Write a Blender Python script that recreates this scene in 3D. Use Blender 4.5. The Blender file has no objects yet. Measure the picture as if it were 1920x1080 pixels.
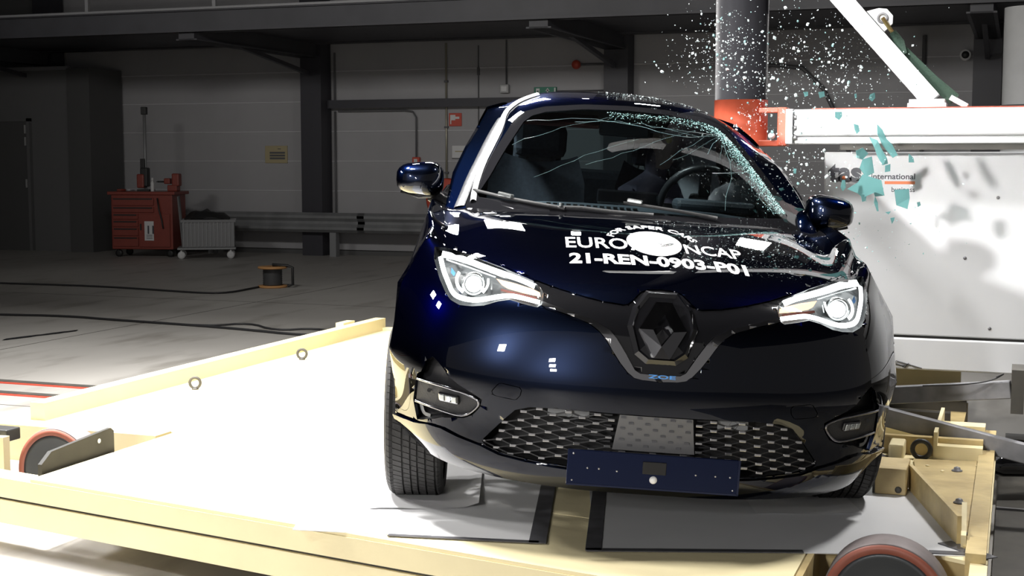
import bpy, bmesh, math, random
from mathutils import Vector, Matrix
from mathutils.bvhtree import BVHTree
from mathutils.geometry import intersect_point_line

R = math.radians
scene = bpy.context.scene
COL = scene.collection
random.seed(7)

# ------------------------------------------------------------------ camera
# world frame = the test hall: +X along the long back wall (to the right),
# +Y towards the back wall, Z up, floor at 0.
YAW = R(20.0)
CS, SN = math.cos(YAW), math.sin(YAW)


def hall(x, y, z=0.0):
    """car-line frame (x across the car, y along its axis from the tripod) -> hall frame"""
    return Vector((x * CS - y * SN, x * SN + y * CS, z))


cam_data = bpy.data.cameras.new('camera')
cam_data.sensor_width = 36.0
cam_data.lens = 2600.0 / 1920.0 * 36.0
cam_data.clip_end = 200
cam = bpy.data.objects.new('camera', cam_data)
COL.objects.link(cam)
cam.location = (0, 0, 1.51)
cam.rotation_euler = (R(90) - math.atan2(240, 2600), 0, YAW)
scene.camera = cam

# ------------------------------------------------------------------ world, lights, exposure
scene.view_settings.view_transform = 'Standard'
scene.view_settings.look = 'None'
scene.view_settings.gamma = 1.0
scene.view_settings.exposure = 0.0
scene.view_settings.use_curve_mapping = False

world = bpy.data.worlds.new('hall_ambient')
scene.world = world
world.use_nodes = True
bg = world.node_tree.nodes['Background']
bg.inputs[0].default_value = (1.0, 0.97, 0.95, 1)
bg.inputs[1].default_value = 0.16


def lamp(name, pos, aim, size, size_y, power, spread=120, color=(1.0, 0.98, 0.95)):
    d = bpy.data.lights.new(name, 'AREA')
    d.shape = 'RECTANGLE'
    d.size, d.size_y = size, size_y
    d.energy = power
    d.spread = R(spread)
    d.color = color
    o = bpy.data.objects.new(name, d)
    COL.objects.link(o)
    o.location = pos
    o.rotation_euler = (Vector(aim) - Vector(pos)).to_track_quat('-Z', 'Y').to_euler()
    return o


# lamp towers on the left of the track, aimed at the impact point; the last is added fill
lamp('tower_and_fill_lamp', hall(-4.7, 7.3, 3.5), hall(-.6, 6.2, 0.4), 0.55, 0.40, 140, 150)
lamp('tower_and_fill_lamp', hall(-4.7, 6.1, 3.3), hall(-.6, 5.6, 0.4), 0.40, 0.35, 100, 150)
lamp('tower_and_fill_lamp', hall(-4.2, 1.9, 3.9), hall(-2.5, 4.4, 0.2), 0.30, 0.25, 16, 50)
lamp('tower_and_fill_lamp', hall(-2.9, 1.4, 2.5), hall(1.9, 6.6, 1.25), 0.30, 0.25, 14, 30)  # added fill from front left, brightens the top of the barrier
# overhead rig over the carriage (hung lamp heads)
lamp('rig_lamp', hall(-2.0, 6.4, 5.2), hall(-1.3, 6.2, 0.3), 0.9, 0.5, 330, 90)
lamp('rig_lamp', hall(-1.4, 4.9, 5.2), hall(0.9, 5.8, 0.8), 0.7, 0.4, 165)
lamp('rig_lamp', hall(3.3, 6.2, 4.8), hall(1.7, 5.0, 0.3), 0.5, 0.4, 34, 70)
# added fill, no known fixtures: washes the back wall and the floor
for u_, p_ in ((-11.5, 20), (-7.0, 36), (-2.0, 36)):
    lamp('fill_lamp', (u_, 10.2, 3.9), (u_ - .3, 19.9, 1.7), 1.2, 0.4, p_, 110)
lamp('fill_lamp', (-6.0, 7.4, 5.4), (-6.0, 8.2, 0), 1.0, 0.6, 110, 100)  # added overhead fill to brighten the floor left of the sled
# lamp row behind the impact point, seen mirrored in the bonnet
for (x, y, z, w_, h_, p_) in ((-.32, 13.0, 4.35, .75, .85, 46), (2.85, 13.0, 4.2, .42, .30, 18),
                              (3.8, 13.0, 3.75, .30, .34, 12), (.70, 13.0, 4.75, .12, .12, 4), (1.62, 12.4, 5.0, .42, .20, 14), (-1.1, 10.6, 5.0, .4, .35, 16)):
    lamp('rear_row_lamp', hall(x, y, z), hall(x * .4 + .4, 5.6, 0.9), w_, h_, p_, 90)
# three lamp heads on a stand behind the tripod, left
for i in range(3):
    lamp('stand_lamp', hall(-1.95 + .05 * i, -1.2, 2.45 - .34 * i), hall(.4, 4.3, 0.7), .22, .17, 9, 80)


# ------------------------------------------------------------------ materials
MAT = {}


def mat(name, color=(.5, .5, .5), rough=.5, metal=0., coat=0., coat_rough=.03, noise=0., scale=8., bump=0.,
        bscale=None, emit=None, estr=0., spec=.5, detail=4., color2=None, stretch=None):
    m = bpy.data.materials.new(name)
    m.use_nodes = True
    nt = m.node_tree
    b = nt.nodes['Principled BSDF']
    b.inputs['Base Color'].default_value = (*color, 1)
    b.inputs['Roughness'].default_value = rough
    b.inputs['Metallic'].default_value = metal
    b.inputs['Coat Weight'].default_value = coat
    b.inputs['Coat Roughness'].default_value = coat_rough
    b.inputs['Specular IOR Level'].default_value = spec
    if emit:
        b.inputs['Emission Color'].default_value = (*emit, 1)
        b.inputs['Emission Strength'].default_value = estr
    if noise or bump or color2:
        tc = nt.nodes.new('ShaderNodeTexCoord')
        mp = nt.nodes.new('ShaderNodeMapping')
        nt.links.new(tc.outputs['Object'], mp.inputs[0])
        if stretch:
            mp.inputs['Scale'].default_value = stretch
        n = nt.nodes.new('ShaderNodeTexNoise')
        n.inputs['Scale'].default_value = scale
        n.inputs['Detail'].default_value = detail
        nt.links.new(mp.outputs[0], n.inputs['Vector'])
        if noise or color2:
            r = nt.nodes.new('ShaderNodeValToRGB')
            c2 = color2 or tuple(c * (1 - noise) for c in color)
            r.color_ramp.elements[0].position = .32
            r.color_ramp.elements[1].position = .68
            r.color_ramp.elements[0].color = (*c2, 1)
            r.color_ramp.elements[1].color = (*color, 1)
            nt.links.new(n.outputs[0], r.inputs[0])
            nt.links.new(r.outputs[0], b.inputs['Base Color'])
        if bump:
            n2 = n
            if bscale:
                n2 = nt.nodes.new('ShaderNodeTexNoise')
                n2.inputs['Scale'].default_value = bscale
                n2.inputs['Detail'].default_value = 3
                nt.links.new(mp.outputs[0], n2.inputs['Vector'])
            bp = nt.nodes.new('ShaderNodeBump')
            bp.inputs['Strength'].default_value = bump
            bp.inputs['Distance'].default_value = .01
            nt.links.new(n2.outputs[0], bp.inputs['Height'])
            nt.links.new(bp.outputs[0], b.inputs['Normal'])
    MAT[name] = m
    return m


def glass_mat(name, tint, refl=.05, rough=0., alpha=.0, acol=(.3, .6, .6)):
    """thin sheet glass: straight-through transmission plus fresnel mirror (plus a milky share)"""
    m = bpy.data.materials.new(name)
    m.use_nodes = True
    nt = m.node_tree
    nt.nodes.clear()
    out = nt.nodes.new('ShaderNodeOutputMaterial')
    tr = nt.nodes.new('ShaderNodeBsdfTransparent')
    tr.inputs[0].default_value = (*tint, 1)
    gl = nt.nodes.new('ShaderNodeBsdfGlossy')
    gl.inputs['Roughness'].default_value = rough
    fr = nt.nodes.new('ShaderNodeFresnel')
    fr.inputs[0].default_value = 1.5
    mx = nt.nodes.new('ShaderNodeMixShader')
    nt.links.new(fr.outputs[0], mx.inputs[0])
    nt.links.new(tr.outputs[0], mx.inputs[1])
    nt.links.new(gl.outputs[0], mx.inputs[2])
    last = mx
    if alpha:
        df = nt.nodes.new('ShaderNodeBsdfDiffuse')
        df.inputs[0].default_value = (*acol, 1)
        m2 = nt.nodes.new('ShaderNodeMixShader')
        m2.inputs[0].default_value = alpha
        nt.links.new(mx.outputs[0], m2.inputs[1])
        nt.links.new(df.outputs[0], m2.inputs[2])
        last = m2
    nt.links.new(last.outputs[0], out.inputs[0])
    MAT[name] = m
    return m


mat('paint', (.0045, .0070, .0165), rough=.33, metal=1.0, coat=1.0, coat_rough=.012, spec=0.)
MAT['paint'].node_tree.nodes['Principled BSDF'].inputs['Specular Tint'].default_value = (.10, .12, .20, 1)
mat('paint_under', (.012, .013, .018), rough=.5)
mat('gloss_black', (.006, .006, .007), rough=.08, coat=1.0)
mat('satin_black', (.018, .018, .02), rough=.38)
mat('seal_black', (.006, .006, .007), rough=.03, spec=.25)
mat('matt_black', (.012, .012, .013), rough=.75)
mat('grain_black', (.02, .02, .022), rough=.6, bump=.3, scale=260)
mat('strip_chrome', (.55, .55, .57), rough=.12, metal=1.0)
mat('grille_tab', (.60, .60, .62), rough=.28, metal=1.0)
mat('well_dark', (.020, .019, .017), rough=.7, noise=.3, scale=14)
mat('chrome', (.78, .78, .8), rough=.06, metal=1.0)
mat('dark_chrome', (.26, .26, .285), rough=.14, metal=1.0)
mat('rubber', (.028, .027, .027), rough=.78, noise=.3, scale=20, bump=.2, bscale=300)
mat('lamp_white', (1, 1, 1), rough=.3, emit=(.95, 1.0, 1.0), estr=4.0)
mat('lamp_amber', (1, .55, .2), rough=.3, emit=(1.0, .58, .34), estr=2.2)
mat('led', (1, 1, 1), rough=.3, emit=(.95, .97, 1.0), estr=6.0)
mat('lens_silver', (.55, .58, .58), rough=.18, metal=.9)
mat('lamp_inner', (.03, .032, .034), rough=.3)
mat('decal_white', (.85, .85, .86), rough=.45)
mat('cable_wrap', (.45, .455, .47), rough=.4)
mat('badge_chrome', (.17, .17, .18), rough=.10, metal=1.0)
mat('tape_silver', (.16, .162, .17), rough=.34, metal=1.0, bump=.15, scale=40)
mat('plate_blue', (.008, .015, .055), rough=.3, metal=.65, coat=.6)
mat('badge_blue', (.10, .32, .75), rough=.3)
mat('grey_plastic', (.20, .205, .21), rough=.5)
mat('grey_card', (.12, .12, .125), rough=.55)
mat('seat_fabric', (.045, .045, .06), rough=.9, noise=.3, scale=60)
mat('dash', (.035, .045, .055), rough=.55, bump=.2, scale=200)
mat('airbag', (.42, .40, .42), rough=.85, bump=.6, scale=9)
mat('dummy_skin', (.36, .24, .17), rough=.6)
mat('dummy_suit', (.05, .04, .065), rough=.85)
mat('marker_yellow', (.75, .6, .08), rough=.5)
mat('headliner', (.12, .115, .12), rough=.9)
mat('maroon', (.16, .05, .04), rough=.7)
glass_mat('windscreen', (.80, .90, .92))
glass_mat('side_glass', (.30, .38, .40))
glass_mat('lamp_cover', (.97, .98, .98))

mat('deck_cream', (.86, .755, .47), rough=.42, noise=.08, scale=3.0, bump=.12, bscale=30)
mat('deck_worn', (.62, .49, .24), rough=.5, color2=(.40, .30, .14), scale=7.0, bump=.2, bscale=40)
mat('deck_sheet', (.80, .80, .81), rough=.35, noise=.05, scale=4)
mat('sheet_grey', (.66, .665, .68), rough=.4, noise=.06, scale=3)
mat('tape_dark', (.09, .09, .10), rough=.4, noise=.3, scale=25)
mat('bare_steel', (.27, .27, .285), rough=.5, metal=.3, color2=(.18, .18, .19), scale=12)
mat('dark_steel', (.050, .047, .042), rough=.6, metal=.0, color2=(.075, .07, .06), scale=8)
mat('zinc', (.62, .62, .64), rough=.35, metal=.85, noise=.2, scale=20)
mat('wheel_pu', (.30, .09, .06), rough=.5, noise=.2, scale=12)
mat('wheel_tread', (.20, .17, .17), rough=.6, noise=.3, scale=12)
mat('wheel_hub', (.05, .055, .062), rough=.4, metal=.4)
mat('pole_black', (.020, .020, .023), rough=.55, spec=.05, noise=.2, scale=30, stretch=(1, 1, .1))
mat('pole_orange', (.56, .105, .055), rough=.38, noise=.15, scale=18)
mat('beam_white', (.72, .73, .75), rough=.32, metal=.15, noise=.05, scale=6)
mat('barrier_white', (.68, .69, .71), rough=.5, noise=.06, scale=2.5, bump=.05, bscale=12)
mat('strap_green', (.035, .07, .05), rough=.85, bump=.4, scale=90)
mat('shackle_gold', (.62, .50, .22), rough=.3, metal=.9)
mat('ink_grey', (.06, .06, .075), rough=.5)
mat('ink_orange', (.75, .20, .07), rough=.5)
glass_mat('shard_teal', (.55, .80, .80), alpha=.6, acol=(.18, .40, .40), rough=.1)
mat('crumb', (.80, .95, .96), rough=.15, spec=.9, coat=.6)
mat('crumb_teal', (.30, .55, .55), rough=.2, spec=.9, coat=.5)
mat('crazed', (.40, .72, .70), rough=.25, spec=.8)
mat('crack', (.12, .20, .21), rough=.3)

mat('clad', (.37, .365, .375), rough=.7, noise=.08, scale=1.2, bump=.05, bscale=30)
mat('clad_strip', (.52, .515, .53), rough=.6)
mat('clad_joint', (.10, .10, .10), rough=.8)
mat('column_black', (.035, .034, .042), rough=.5)
mat('column_grey', (.72, .73, .74), rough=.5, noise=.1, scale=4)
mat('gallery_steel', (.055, .055, .063), rough=.55, noise=.2, scale=3)
mat('gallery_rail', (.24, .24, .25), rough=.5)
mat('guard_rail', (.24, .245, .25), rough=.5, metal=.2, noise=.25, scale=4)
mat('guard_post', (.25, .255, .26), rough=.5, metal=.3)
mat('pipe_grey', (.10, .10, .105), rough=.5)
mat('pipe_gold', (.33, .31, .24), rough=.35, metal=.5)
mat('box_grey', (.40, .40, .40), rough=.5)
mat('sign_red', (.52, .07, .04), rough=.5)
mat('sign_green', (.03, .19, .12), rough=.5)
mat('sign_white', (.62, .62, .62), rough=.5)
mat('sign_cream', (.40, .34, .20), rough=.6)
mat('tool_red', (.24, .045, .030), rough=.4, noise=.1, scale=10)
mat('tool_black', (.02, .02, .02), rough=.5)
mat('cart_grey', (.20, .20, .205), rough=.5, metal=.2)
mat('dark_wall', (.14, .14, .142), rough=.8)
mat('door_dark', (.09, .09, .09), rough=.6)
mat('cable', (.018, .018, .02), rough=.6)
mat('reel_wood', (.50, .26, .10), rough=.6)
mat('reel_drum', (.05, .05, .052), rough=.6)


def floor_material():
    m = bpy.data.materials.new('concrete')
    m.use_nodes = True
    nt = m.node_tree
    b = nt.nodes['Principled BSDF']
    tc = nt.nodes.new('ShaderNodeTexCoord')

    def noise(scale, detail, stretch=(1, 1, 1)):
        mp = nt.nodes.new('ShaderNodeMapping')
        mp.inputs['Scale'].default_value = stretch
        nt.links.new(tc.outputs['Object'], mp.inputs[0])
        n = nt.nodes.new('ShaderNodeTexNoise')
        n.inputs['Scale'].default_value = scale
        n.inputs['Detail'].default_value = detail
        nt.links.new(mp.outputs[0], n.inputs['Vector'])
        return n
    n1 = noise(.55, 5, (1, .45, 1))
    r1 = nt.nodes.new('ShaderNodeValToRGB')
    r1.color_ramp.elements[0].position = .35
    r1.color_ramp.elements[1].position = .65
    r1.color_ramp.elements[0].color = (.31, .295, .275, 1)
    r1.color_ramp.elements[1].color = (.40, .385, .36, 1)
    nt.links.new(n1.outputs[0], r1.inputs[0])
    n2 = noise(3.2, 8, (1, .3, 1))
    r2 = nt.nodes.new('ShaderNodeValToRGB')
    r2.color_ramp.elements[0].position = .30
    r2.color_ramp.elements[1].position = .46
    r2.color_ramp.elements[0].color = (.72, .71, .69, 1)
    r2.color_ramp.elements[1].color = (1, 1, 1, 1)
    nt.links.new(n2.outputs[0], r2.inputs[0])
    mx = nt.nodes.new('ShaderNodeMix')
    mx.data_type = 'RGBA'
    mx.blend_type = 'MULTIPLY'
    mx.inputs[0].default_value = 1
    nt.links.new(r1.outputs[0], mx.inputs[6])
    nt.links.new(r2.outputs[0], mx.inputs[7])
    nt.links.new(mx.outputs[2], b.inputs['Base Color'])
    b.inputs['Roughness'].default_value = .5
    n3 = noise(60, 3)
    bp = nt.nodes.new('ShaderNodeBump')
    bp.inputs['Strength'].default_value = .08
    nt.links.new(n3.outputs[0], bp.inputs['Height'])
    nt.links.new(bp.outputs[0], b.inputs['Normal'])
    MAT['concrete'] = m


floor_material()


# ------------------------------------------------------------------ mesh helpers
class MB:
    """collects simple shapes into one bmesh"""

    def __init__(self):
        self.bm = bmesh.new()

    def verts(self, pts):
        return [self.bm.verts.new(p) for p in pts]

    def face(self, pts, smooth=False):
        f = self.bm.faces.new(self.verts(pts))
        f.smooth = smooth
        return f

    def box(self, c, s, rot=None, bevel=0.):
        M = Matrix.Translation(Vector(c))
        if rot is not None:
            M = M @ (rot.to_4x4() if len(rot) == 3 else rot)
        M = M @ Matrix.Diagonal((s[0], s[1], s[2], 1))
        r = bmesh.ops.create_cube(self.bm, size=1.0, matrix=M)
        if bevel:
            es = list({e for v in r['verts'] for e in v.link_edges})
            bmesh.ops.bevel(self.bm, geom=es, offset=bevel, segments=2, affect='EDGES', profile=.5)
        return self

    def bx(self, x0, x1, y0, y1, z0, z1, bevel=0.):
        return self.box(((x0 + x1) / 2, (y0 + y1) / 2, (z0 + z1) / 2), (abs(x1 - x0), abs(y1 - y0), abs(z1 - z0)), bevel=bevel)

    def bar(self, a, b, w, h, up=(0, 0, 1), bevel=0.):
        a, b = Vector(a), Vector(b)
        d = (b - a)
        L = d.length
        d.normalize()
        u = Vector(up)
        s = d.cross(u)
        if s.length < 1e-4:
            s = d.cross(Vector((1, 0, 0)))
        s.normalize()
        u = s.cross(d)
        M = Matrix((s, d, u)).transposed()
        return self.box((a + b) / 2, (w, L, h), rot=M, bevel=bevel)

    def prism(self, poly, axis, a, b):
        """extrude a 2-D polygon along axis ('x','y','z') from a to b"""
        def P(p, t):
            return {'x': (t, p[0], p[1]), 'y': (p[0], t, p[1]), 'z': (p[0], p[1], t)}[axis]
        v0 = self.verts([P(p, a) for p in poly])
        v1 = self.verts([P(p, b) for p in poly])
        n = len(poly)
        fs = [self.bm.faces.new(v0[::-1]), self.bm.faces.new(v1)]
        for i in range(n):
            fs.append(self.bm.faces.new((v0[i], v0[(i + 1) % n], v1[(i + 1) % n], v1[i])))
        bmesh.ops.recalc_face_normals(self.bm, faces=fs)
        return self

    def tube(self, pts, r, n=8, closed=False, caps=True, smooth=True):
        pts = [Vector(p) for p in pts]
        N = len(pts)
        rr = r if isinstance(r, (list, tuple)) else [r] * N
        rings = []
        up = None
        for i, p in enumerate(pts):
            if closed:
                t = (pts[(i + 1) % N] - pts[i - 1])
            else:
                t = (pts[min(i + 1, N - 1)] - pts[max(i - 1, 0)])
            t.normalize()
            if up is None:
                up = Vector((0, 0, 1)) if abs(t.z) < .9 else Vector((1, 0, 0))
            s = t.cross(up)
            if s.length < 1e-5:
                s = t.orthogonal()
            s.normalize()
            up = s.cross(t).normalized()
            rings.append([self.bm.verts.new(p + rr[i] * (math.cos(2 * math.pi * k / n) * s + math.sin(2 * math.pi * k / n) * up)) for k in range(n)])
        M = N if closed else N - 1
        for i in range(M):
            A, B = rings[i], rings[(i + 1) % N]
            for k in range(n):
                f = self.bm.faces.new((A[k], A[(k + 1) % n], B[(k + 1) % n], B[k]))
                f.smooth = smooth
        if caps and not closed:
            self.bm.faces.new(rings[0])
            self.bm.faces.new(rings[-1][::-1])
        return self

    def cyl(self, a, b, r, n=20, r2=None):
        return self.tube([a, b], [r, r if r2 is None else r2], n=n)

    def lathe(self, prof, center=(0, 0, 0), axis='z', n=32, closed=False, smooth=True, ang=None):
        """prof = [(radius, height)...] revolved about an axis through center"""
        c = Vector(center)
        rings = []
        angs = ang or [2 * math.pi * k / n for k in range(n)]
        n = len(angs)
        for (r, h) in prof:
            ring = []
            for a in angs:
                ca, sa = r * math.cos(a), r * math.sin(a)
                p = {'z': (ca, sa, h), 'x': (h, ca, sa), 'y': (ca, h, sa)}[axis]
                ring.append(self.bm.verts.new(c + Vector(p)))
            rings.append(ring)
        fs = []
        m = len(rings) if closed else len(rings) - 1
        for i in range(m):
            A, B = rings[i], rings[(i + 1) % len(rings)]
            for k in range(n):
                f = self.bm.faces.new((A[k], A[(k + 1) % n], B[(k + 1) % n], B[k]))
                f.smooth = smooth
                fs.append(f)
        if not closed:
            fs.append(self.bm.faces.new(rings[0][::-1]))
            fs.append(self.bm.faces.new(rings[-1]))
        bmesh.ops.recalc_face_normals(self.bm, faces=fs)
        return self

    def grid(self, P, smooth=True):
        """P[row][col] of points"""
        V = [[self.bm.verts.new(p) for p in row] for row in P]
        for i in range(len(V) - 1):
            for j in range(len(V[0]) - 1):
                f = self.bm.faces.new((V[i][j], V[i][j + 1], V[i + 1][j + 1], V[i + 1][j]))
                f.smooth = smooth
        return self

    def build(self, name, m, parent=None, recalc=False, sharp=None):
        if recalc:
            bmesh.ops.recalc_face_normals(self.bm, faces=self.bm.faces[:])
        if sharp is not None:
            for e in self.bm.edges:
                if len(e.link_faces) == 2 and e.calc_face_angle(0) > R(sharp):
                    e.smooth = False
            for f in self.bm.faces:
                f.smooth = True
        me = bpy.data.meshes.new(name)
        self.bm.to_mesh(me)
        self.bm.free()
        o = bpy.data.objects.new(name, me)
        me.materials.append(MAT[m] if isinstance(m, str) else m)
        COL.objects.link(o)
        if parent is not None:
            o.parent = parent
        return o


def tag(o, label=None, cat=None, group=None, kind=None):
    if label:
        o['label'] = label
    if cat:
        o['category'] = cat
    if group:
        o['group'] = group
    if kind:
        o['kind'] = kind
    return o


def thing(name, label, cat, loc=(0, 0, 0), rz=0., group=None):
    o = bpy.data.objects.new(name, None)
    o.empty_display_size = .1
    COL.objects.link(o)
    o.location = loc
    o.rotation_euler = (0, 0, rz)
    return tag(o, label, cat, group)


def copy_tree(o, parent=None):
    c = o.copy()
    COL.objects.link(c)
    c.parent = parent
    for ch in list(o.children):
        copy_tree(ch, c)
    return c


def struct(name, mb, m, label=None):
    o = mb.build(name, m)
    o['kind'] = 'structure'
    if label:
        o['label'] = label
    return o


def clone(o, name=None, parent=None, loc=None):
    c = o.copy()
    COL.objects.link(c)
    if parent is not None:
        c.parent = parent
    if loc is not None:
        c.location = loc
    return c


def text_mesh(body, size=1.0, bold=0., font_scale_x=1.0, spacing=1.0):
    """2-D letters as bmesh (x right, y up), lower left near the origin"""
    cu = bpy.data.curves.new('lettering', 'FONT')
    cu.body = body
    cu.size = size
    cu.offset = bold
    cu.space_character = spacing
    cu.resolution_u = 3
    ob = bpy.data.objects.new('lettering', cu)
    COL.objects.link(ob)
    dg = bpy.context.evaluated_depsgraph_get()
    dg.update()
    me = bpy.data.meshes.new_from_object(ob.evaluated_get(dg))
    bm = bmesh.new()
    bm.from_mesh(me)
    bpy.data.objects.remove(ob)
    bpy.data.curves.remove(cu)
    bpy.data.meshes.remove(me)
    for v in bm.verts:
        v.co.x *= font_scale_x
    return bm
# ================================================================== the hall
mb = MB()
mb.bx(-26, 14, -8, 26, -.2, 0)
struct('floor', mb, 'concrete', 'worn pale concrete hall floor')
WV = 19.95          # face of the back wall cladding
COLS = (-15.56, -10.48, -5.52, -.43, 4.6)
mb = MB()
mb.bx(-26, 14, WV + .06, WV + .3, 0, 8)
wall = struct('wall_back', mb, 'clad_joint', 'grey horizontally clad hall wall')
panel_mesh = {}
for b in range(len(COLS) - 1):
    u0, u1 = COLS[b] + .05, COLS[b + 1] - .05
    z = .068
    k = 0
    while z < 6.6:
        h = .474 if z < 3.2 else 1.2
        key = (round(u1 - u0, 3), h)
        if key not in panel_mesh:
            m_ = MB()
            m_.box((0, 0, 0), (u1 - u0, .07, h - .012), bevel=.008)
            o = m_.build('cladding_panel', 'clad', wall)
            panel_mesh[key] = o
        else:
            o = clone(panel_mesh[key], parent=wall)
        o.location = ((u0 + u1) / 2, WV + .03, z + h / 2)
        if z > .1:
            sk = ('s', round(u1 - u0, 3))
            if sk not in panel_mesh:
                m_ = MB()
                m_.box((0, 0, 0), (u1 - u0, .03, .018), bevel=.004)
                panel_mesh[sk] = q_ = m_.build('joint_strip', 'clad_strip', wall)
            else:
                q_ = clone(panel_mesh[sk], parent=wall)
            q_.location = ((u0 + u1) / 2, WV, z)
        z += h
        k += 1
mb = MB()
mb.bx(-26, 14, WV - .02, WV + .06, 0, .065)
struct('baseboard_back', mb, 'clad_joint')


def h_column(u, m='column_black'):
    mb = MB()
    w, d, t = .36, .34, .03
    mb.bx(u - w / 2, u + w / 2, WV - .40, WV - .40 + t, 0, 8)
    mb.bx(u - w / 2, u + w / 2, WV - .06 - t, WV - .06, 0, 8)
    mb.bx(u - t / 2, u + t / 2, WV - .40, WV - .06, 0, 8)
    mb.bx(u + w / 2 - .012, u + w / 2, WV - .40 + t, WV - .09, 0, 8)
    return mb


CL = {-10.48: 'black steel wall column beside the cream notice', -5.52: 'black steel wall column beside the red alarm horn',
      -.43: 'black steel wall column beside the pale grey duct', -15.56: 'black steel wall column in the dark corner', 4.6: 'black steel wall column'}
for i, u in enumerate(COLS[:4]):
    o = struct('trim_%d' % (i + 1), h_column(u), 'column_black', CL[u])
# dark horizontal rail across the middle bay
mb = MB()
mb.bx(-10.3, -5.7, WV - .16, WV - .02, 2.33, 2.44)
mb.bx(-10.3, -5.7, WV - .19, WV - .16, 2.32, 2.45)
struct('trim_6', mb, 'column_black', 'black horizontal steel rail on the wall')
mb = MB()
mb.bx(-26, -25.8, -8, 26, 0, 8)
struct('wall_left', mb, 'dark_wall')
mb = MB()
mb.bx(-26, 14, -8, 26, 8, 8.2)
struct('ceiling', mb, 'gallery_steel')

# gallery along the back wall
gal = thing('gallery', 'dark steel gallery running along the top of the wall', 'gallery', (0, 0, 3.2))
mb = MB()
mb.bx(-26, 14, 16.2, WV - .42, .12, .18)
mb.build('soffit', 'gallery_steel', gal)
mb = MB()
mb.bx(-26, 14, 16.05, 16.11, 0, .30)
mb.bx(-26, 14, 16.0, 16.22, .27, .30)
mb.bx(-26, 14, 16.0, 16.22, 0, .03)
mb.build('edge_beam', 'gallery_steel', gal)
mb = MB()
mb.bx(-26, 14, 15.97, 16.0, .285, .315)
mb.build('edge_strip', 'gallery_rail', gal)
mb = MB()
mb.bx(-26, 14, WV - .62, WV - .42, .10, .42)
mb.build('wall_beam', 'gallery_steel', gal)
cb = None
for u in (-20.6,) + COLS:
    if cb is None:
        m_ = MB()
        m_.bx(-.12, .12, 16.1, WV - .42, -.10, .12)
        m_.bx(-.16, .16, 16.1, WV - .42, -.10, -.08)
        cb = m_.build('cross_beam', 'gallery_steel', gal)
    else:
        cb_ = clone(cb, parent=gal)
        cb_.location.x = u
    m_ = MB()
    m_.bar((u, WV - .5, -.34), (u, WV - 2.6, -.06), .06, .06)
    m_.build('knee_brace', 'gallery_steel', gal)
cb.location.x = -20.6
for k in range(15):
    u = -22 + 2.0 * k
    m_ = MB()
    m_.bx(u - .025, u + .025, 16.02, 16.07, .3, 1.35)
    m_.build('railing_post', 'gallery_rail', gal)
for z in (.75, 1.3):
    m_ = MB()
    m_.cyl((-26, 16.05, z), (14, 16.05, z), .022, n=8)
    m_.build('railing_bar', 'gallery_rail', gal)

# dark cabin at the left with its door
cab_ = thing('cabin', 'dark flat-walled cabin in the far left corner', 'cabin', (-14.86, 19.1, 0))
mb = MB()
mb.bx(-4.2, .55, 0, .8, 0, 2.98)
mb.build('cabin_wall', 'dark_wall', cab_)
mb = MB()
mb.bx(.18, .62, -.08, .8, 0, 3.0)
mb.build('corner_post', 'door_dark', cab_)
mb = MB()
mb.bx(-1.3, .2, -.06, .0, 2.98, 3.04)
mb.build('roof_edge', 'gallery_rail', cab_)
mb = MB()
mb.bx(-1.75, -.62, -.05, .01, 0, 2.15)
dr = mb.build('cabin_door', 'door_dark', cab_)
mb = MB()
mb.bx(-.66, -.60, -.07, .0, 0, 2.2)
mb.bx(-1.8, -.60, -.07, .0, 2.15, 2.2)
mb.build('door_frame', 'dark_wall', cab_)
for z in (1.05, 1.75, 1.95):
    mb = MB()
    mb.bx(-.70, -.675, -.075, -.05, z, z + .14)
    mb.build('hinge', 'box_grey', dr)


# crash barrier along the wall
def w_beam(mb, u0, u1, v, z0):
    prof = [(0, 0), (.055, .045), (.055, .085), (.012, .135), (.012, .175), (.055, .225), (.055, .265), (0, .31)]
    P0 = [(u0, v - a, z0 + b) for a, b in prof]
    P1 = [(u1, v - a, z0 + b) for a, b in prof]
    mb.grid([P0, P1], smooth=False)
    P2 = [(u0, v - a + .006, z0 + b) for a, b in prof]
    P3 = [(u1, v - a + .006, z0 + b) for a, b in prof]
    mb.grid([P3, P2], smooth=False)


gr_ = thing('guard_rail', 'grey corrugated steel crash barrier along the foot of the wall', 'guard rail', (0, 0, 0))
us = [-13.9, -9.6, -5.3, -1.0]
for a, b in zip(us, us[1:]):
    mb = MB()
    w_beam(mb, a, b + .12, 19.40, .38)
    mb.build('rail_section', 'guard_rail', gr_)
for u in (-12.25, -10.05, -7.85, -5.65, -3.45):
    mb = MB()
    mb.bx(u - .055, u + .055, 19.41, 19.53, 0, .40)
    mb.bx(u - .012, u + .012, 19.41, 19.53, .40, .66)
    mb.build('post', 'guard_post', gr_)
mb = MB()
mb.bx(-13.9, -1.0, 19.44, 19.50, .50, .60)
mb.build('spacer', 'guard_rail', gr_)


# wall fittings
def wall_plate(name, u0, u1, z0, z1, m, label, cat, t=.02):
    o = thing(name, label, cat, ((u0 + u1) / 2, WV - .005, z0))
    w, h = u1 - u0, z1 - z0
    mb = MB()
    mb.box((0, -t / 2, h / 2), (w, t, h), bevel=.004)
    mb.build('plate', m, o)
    return o, w, h


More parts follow.
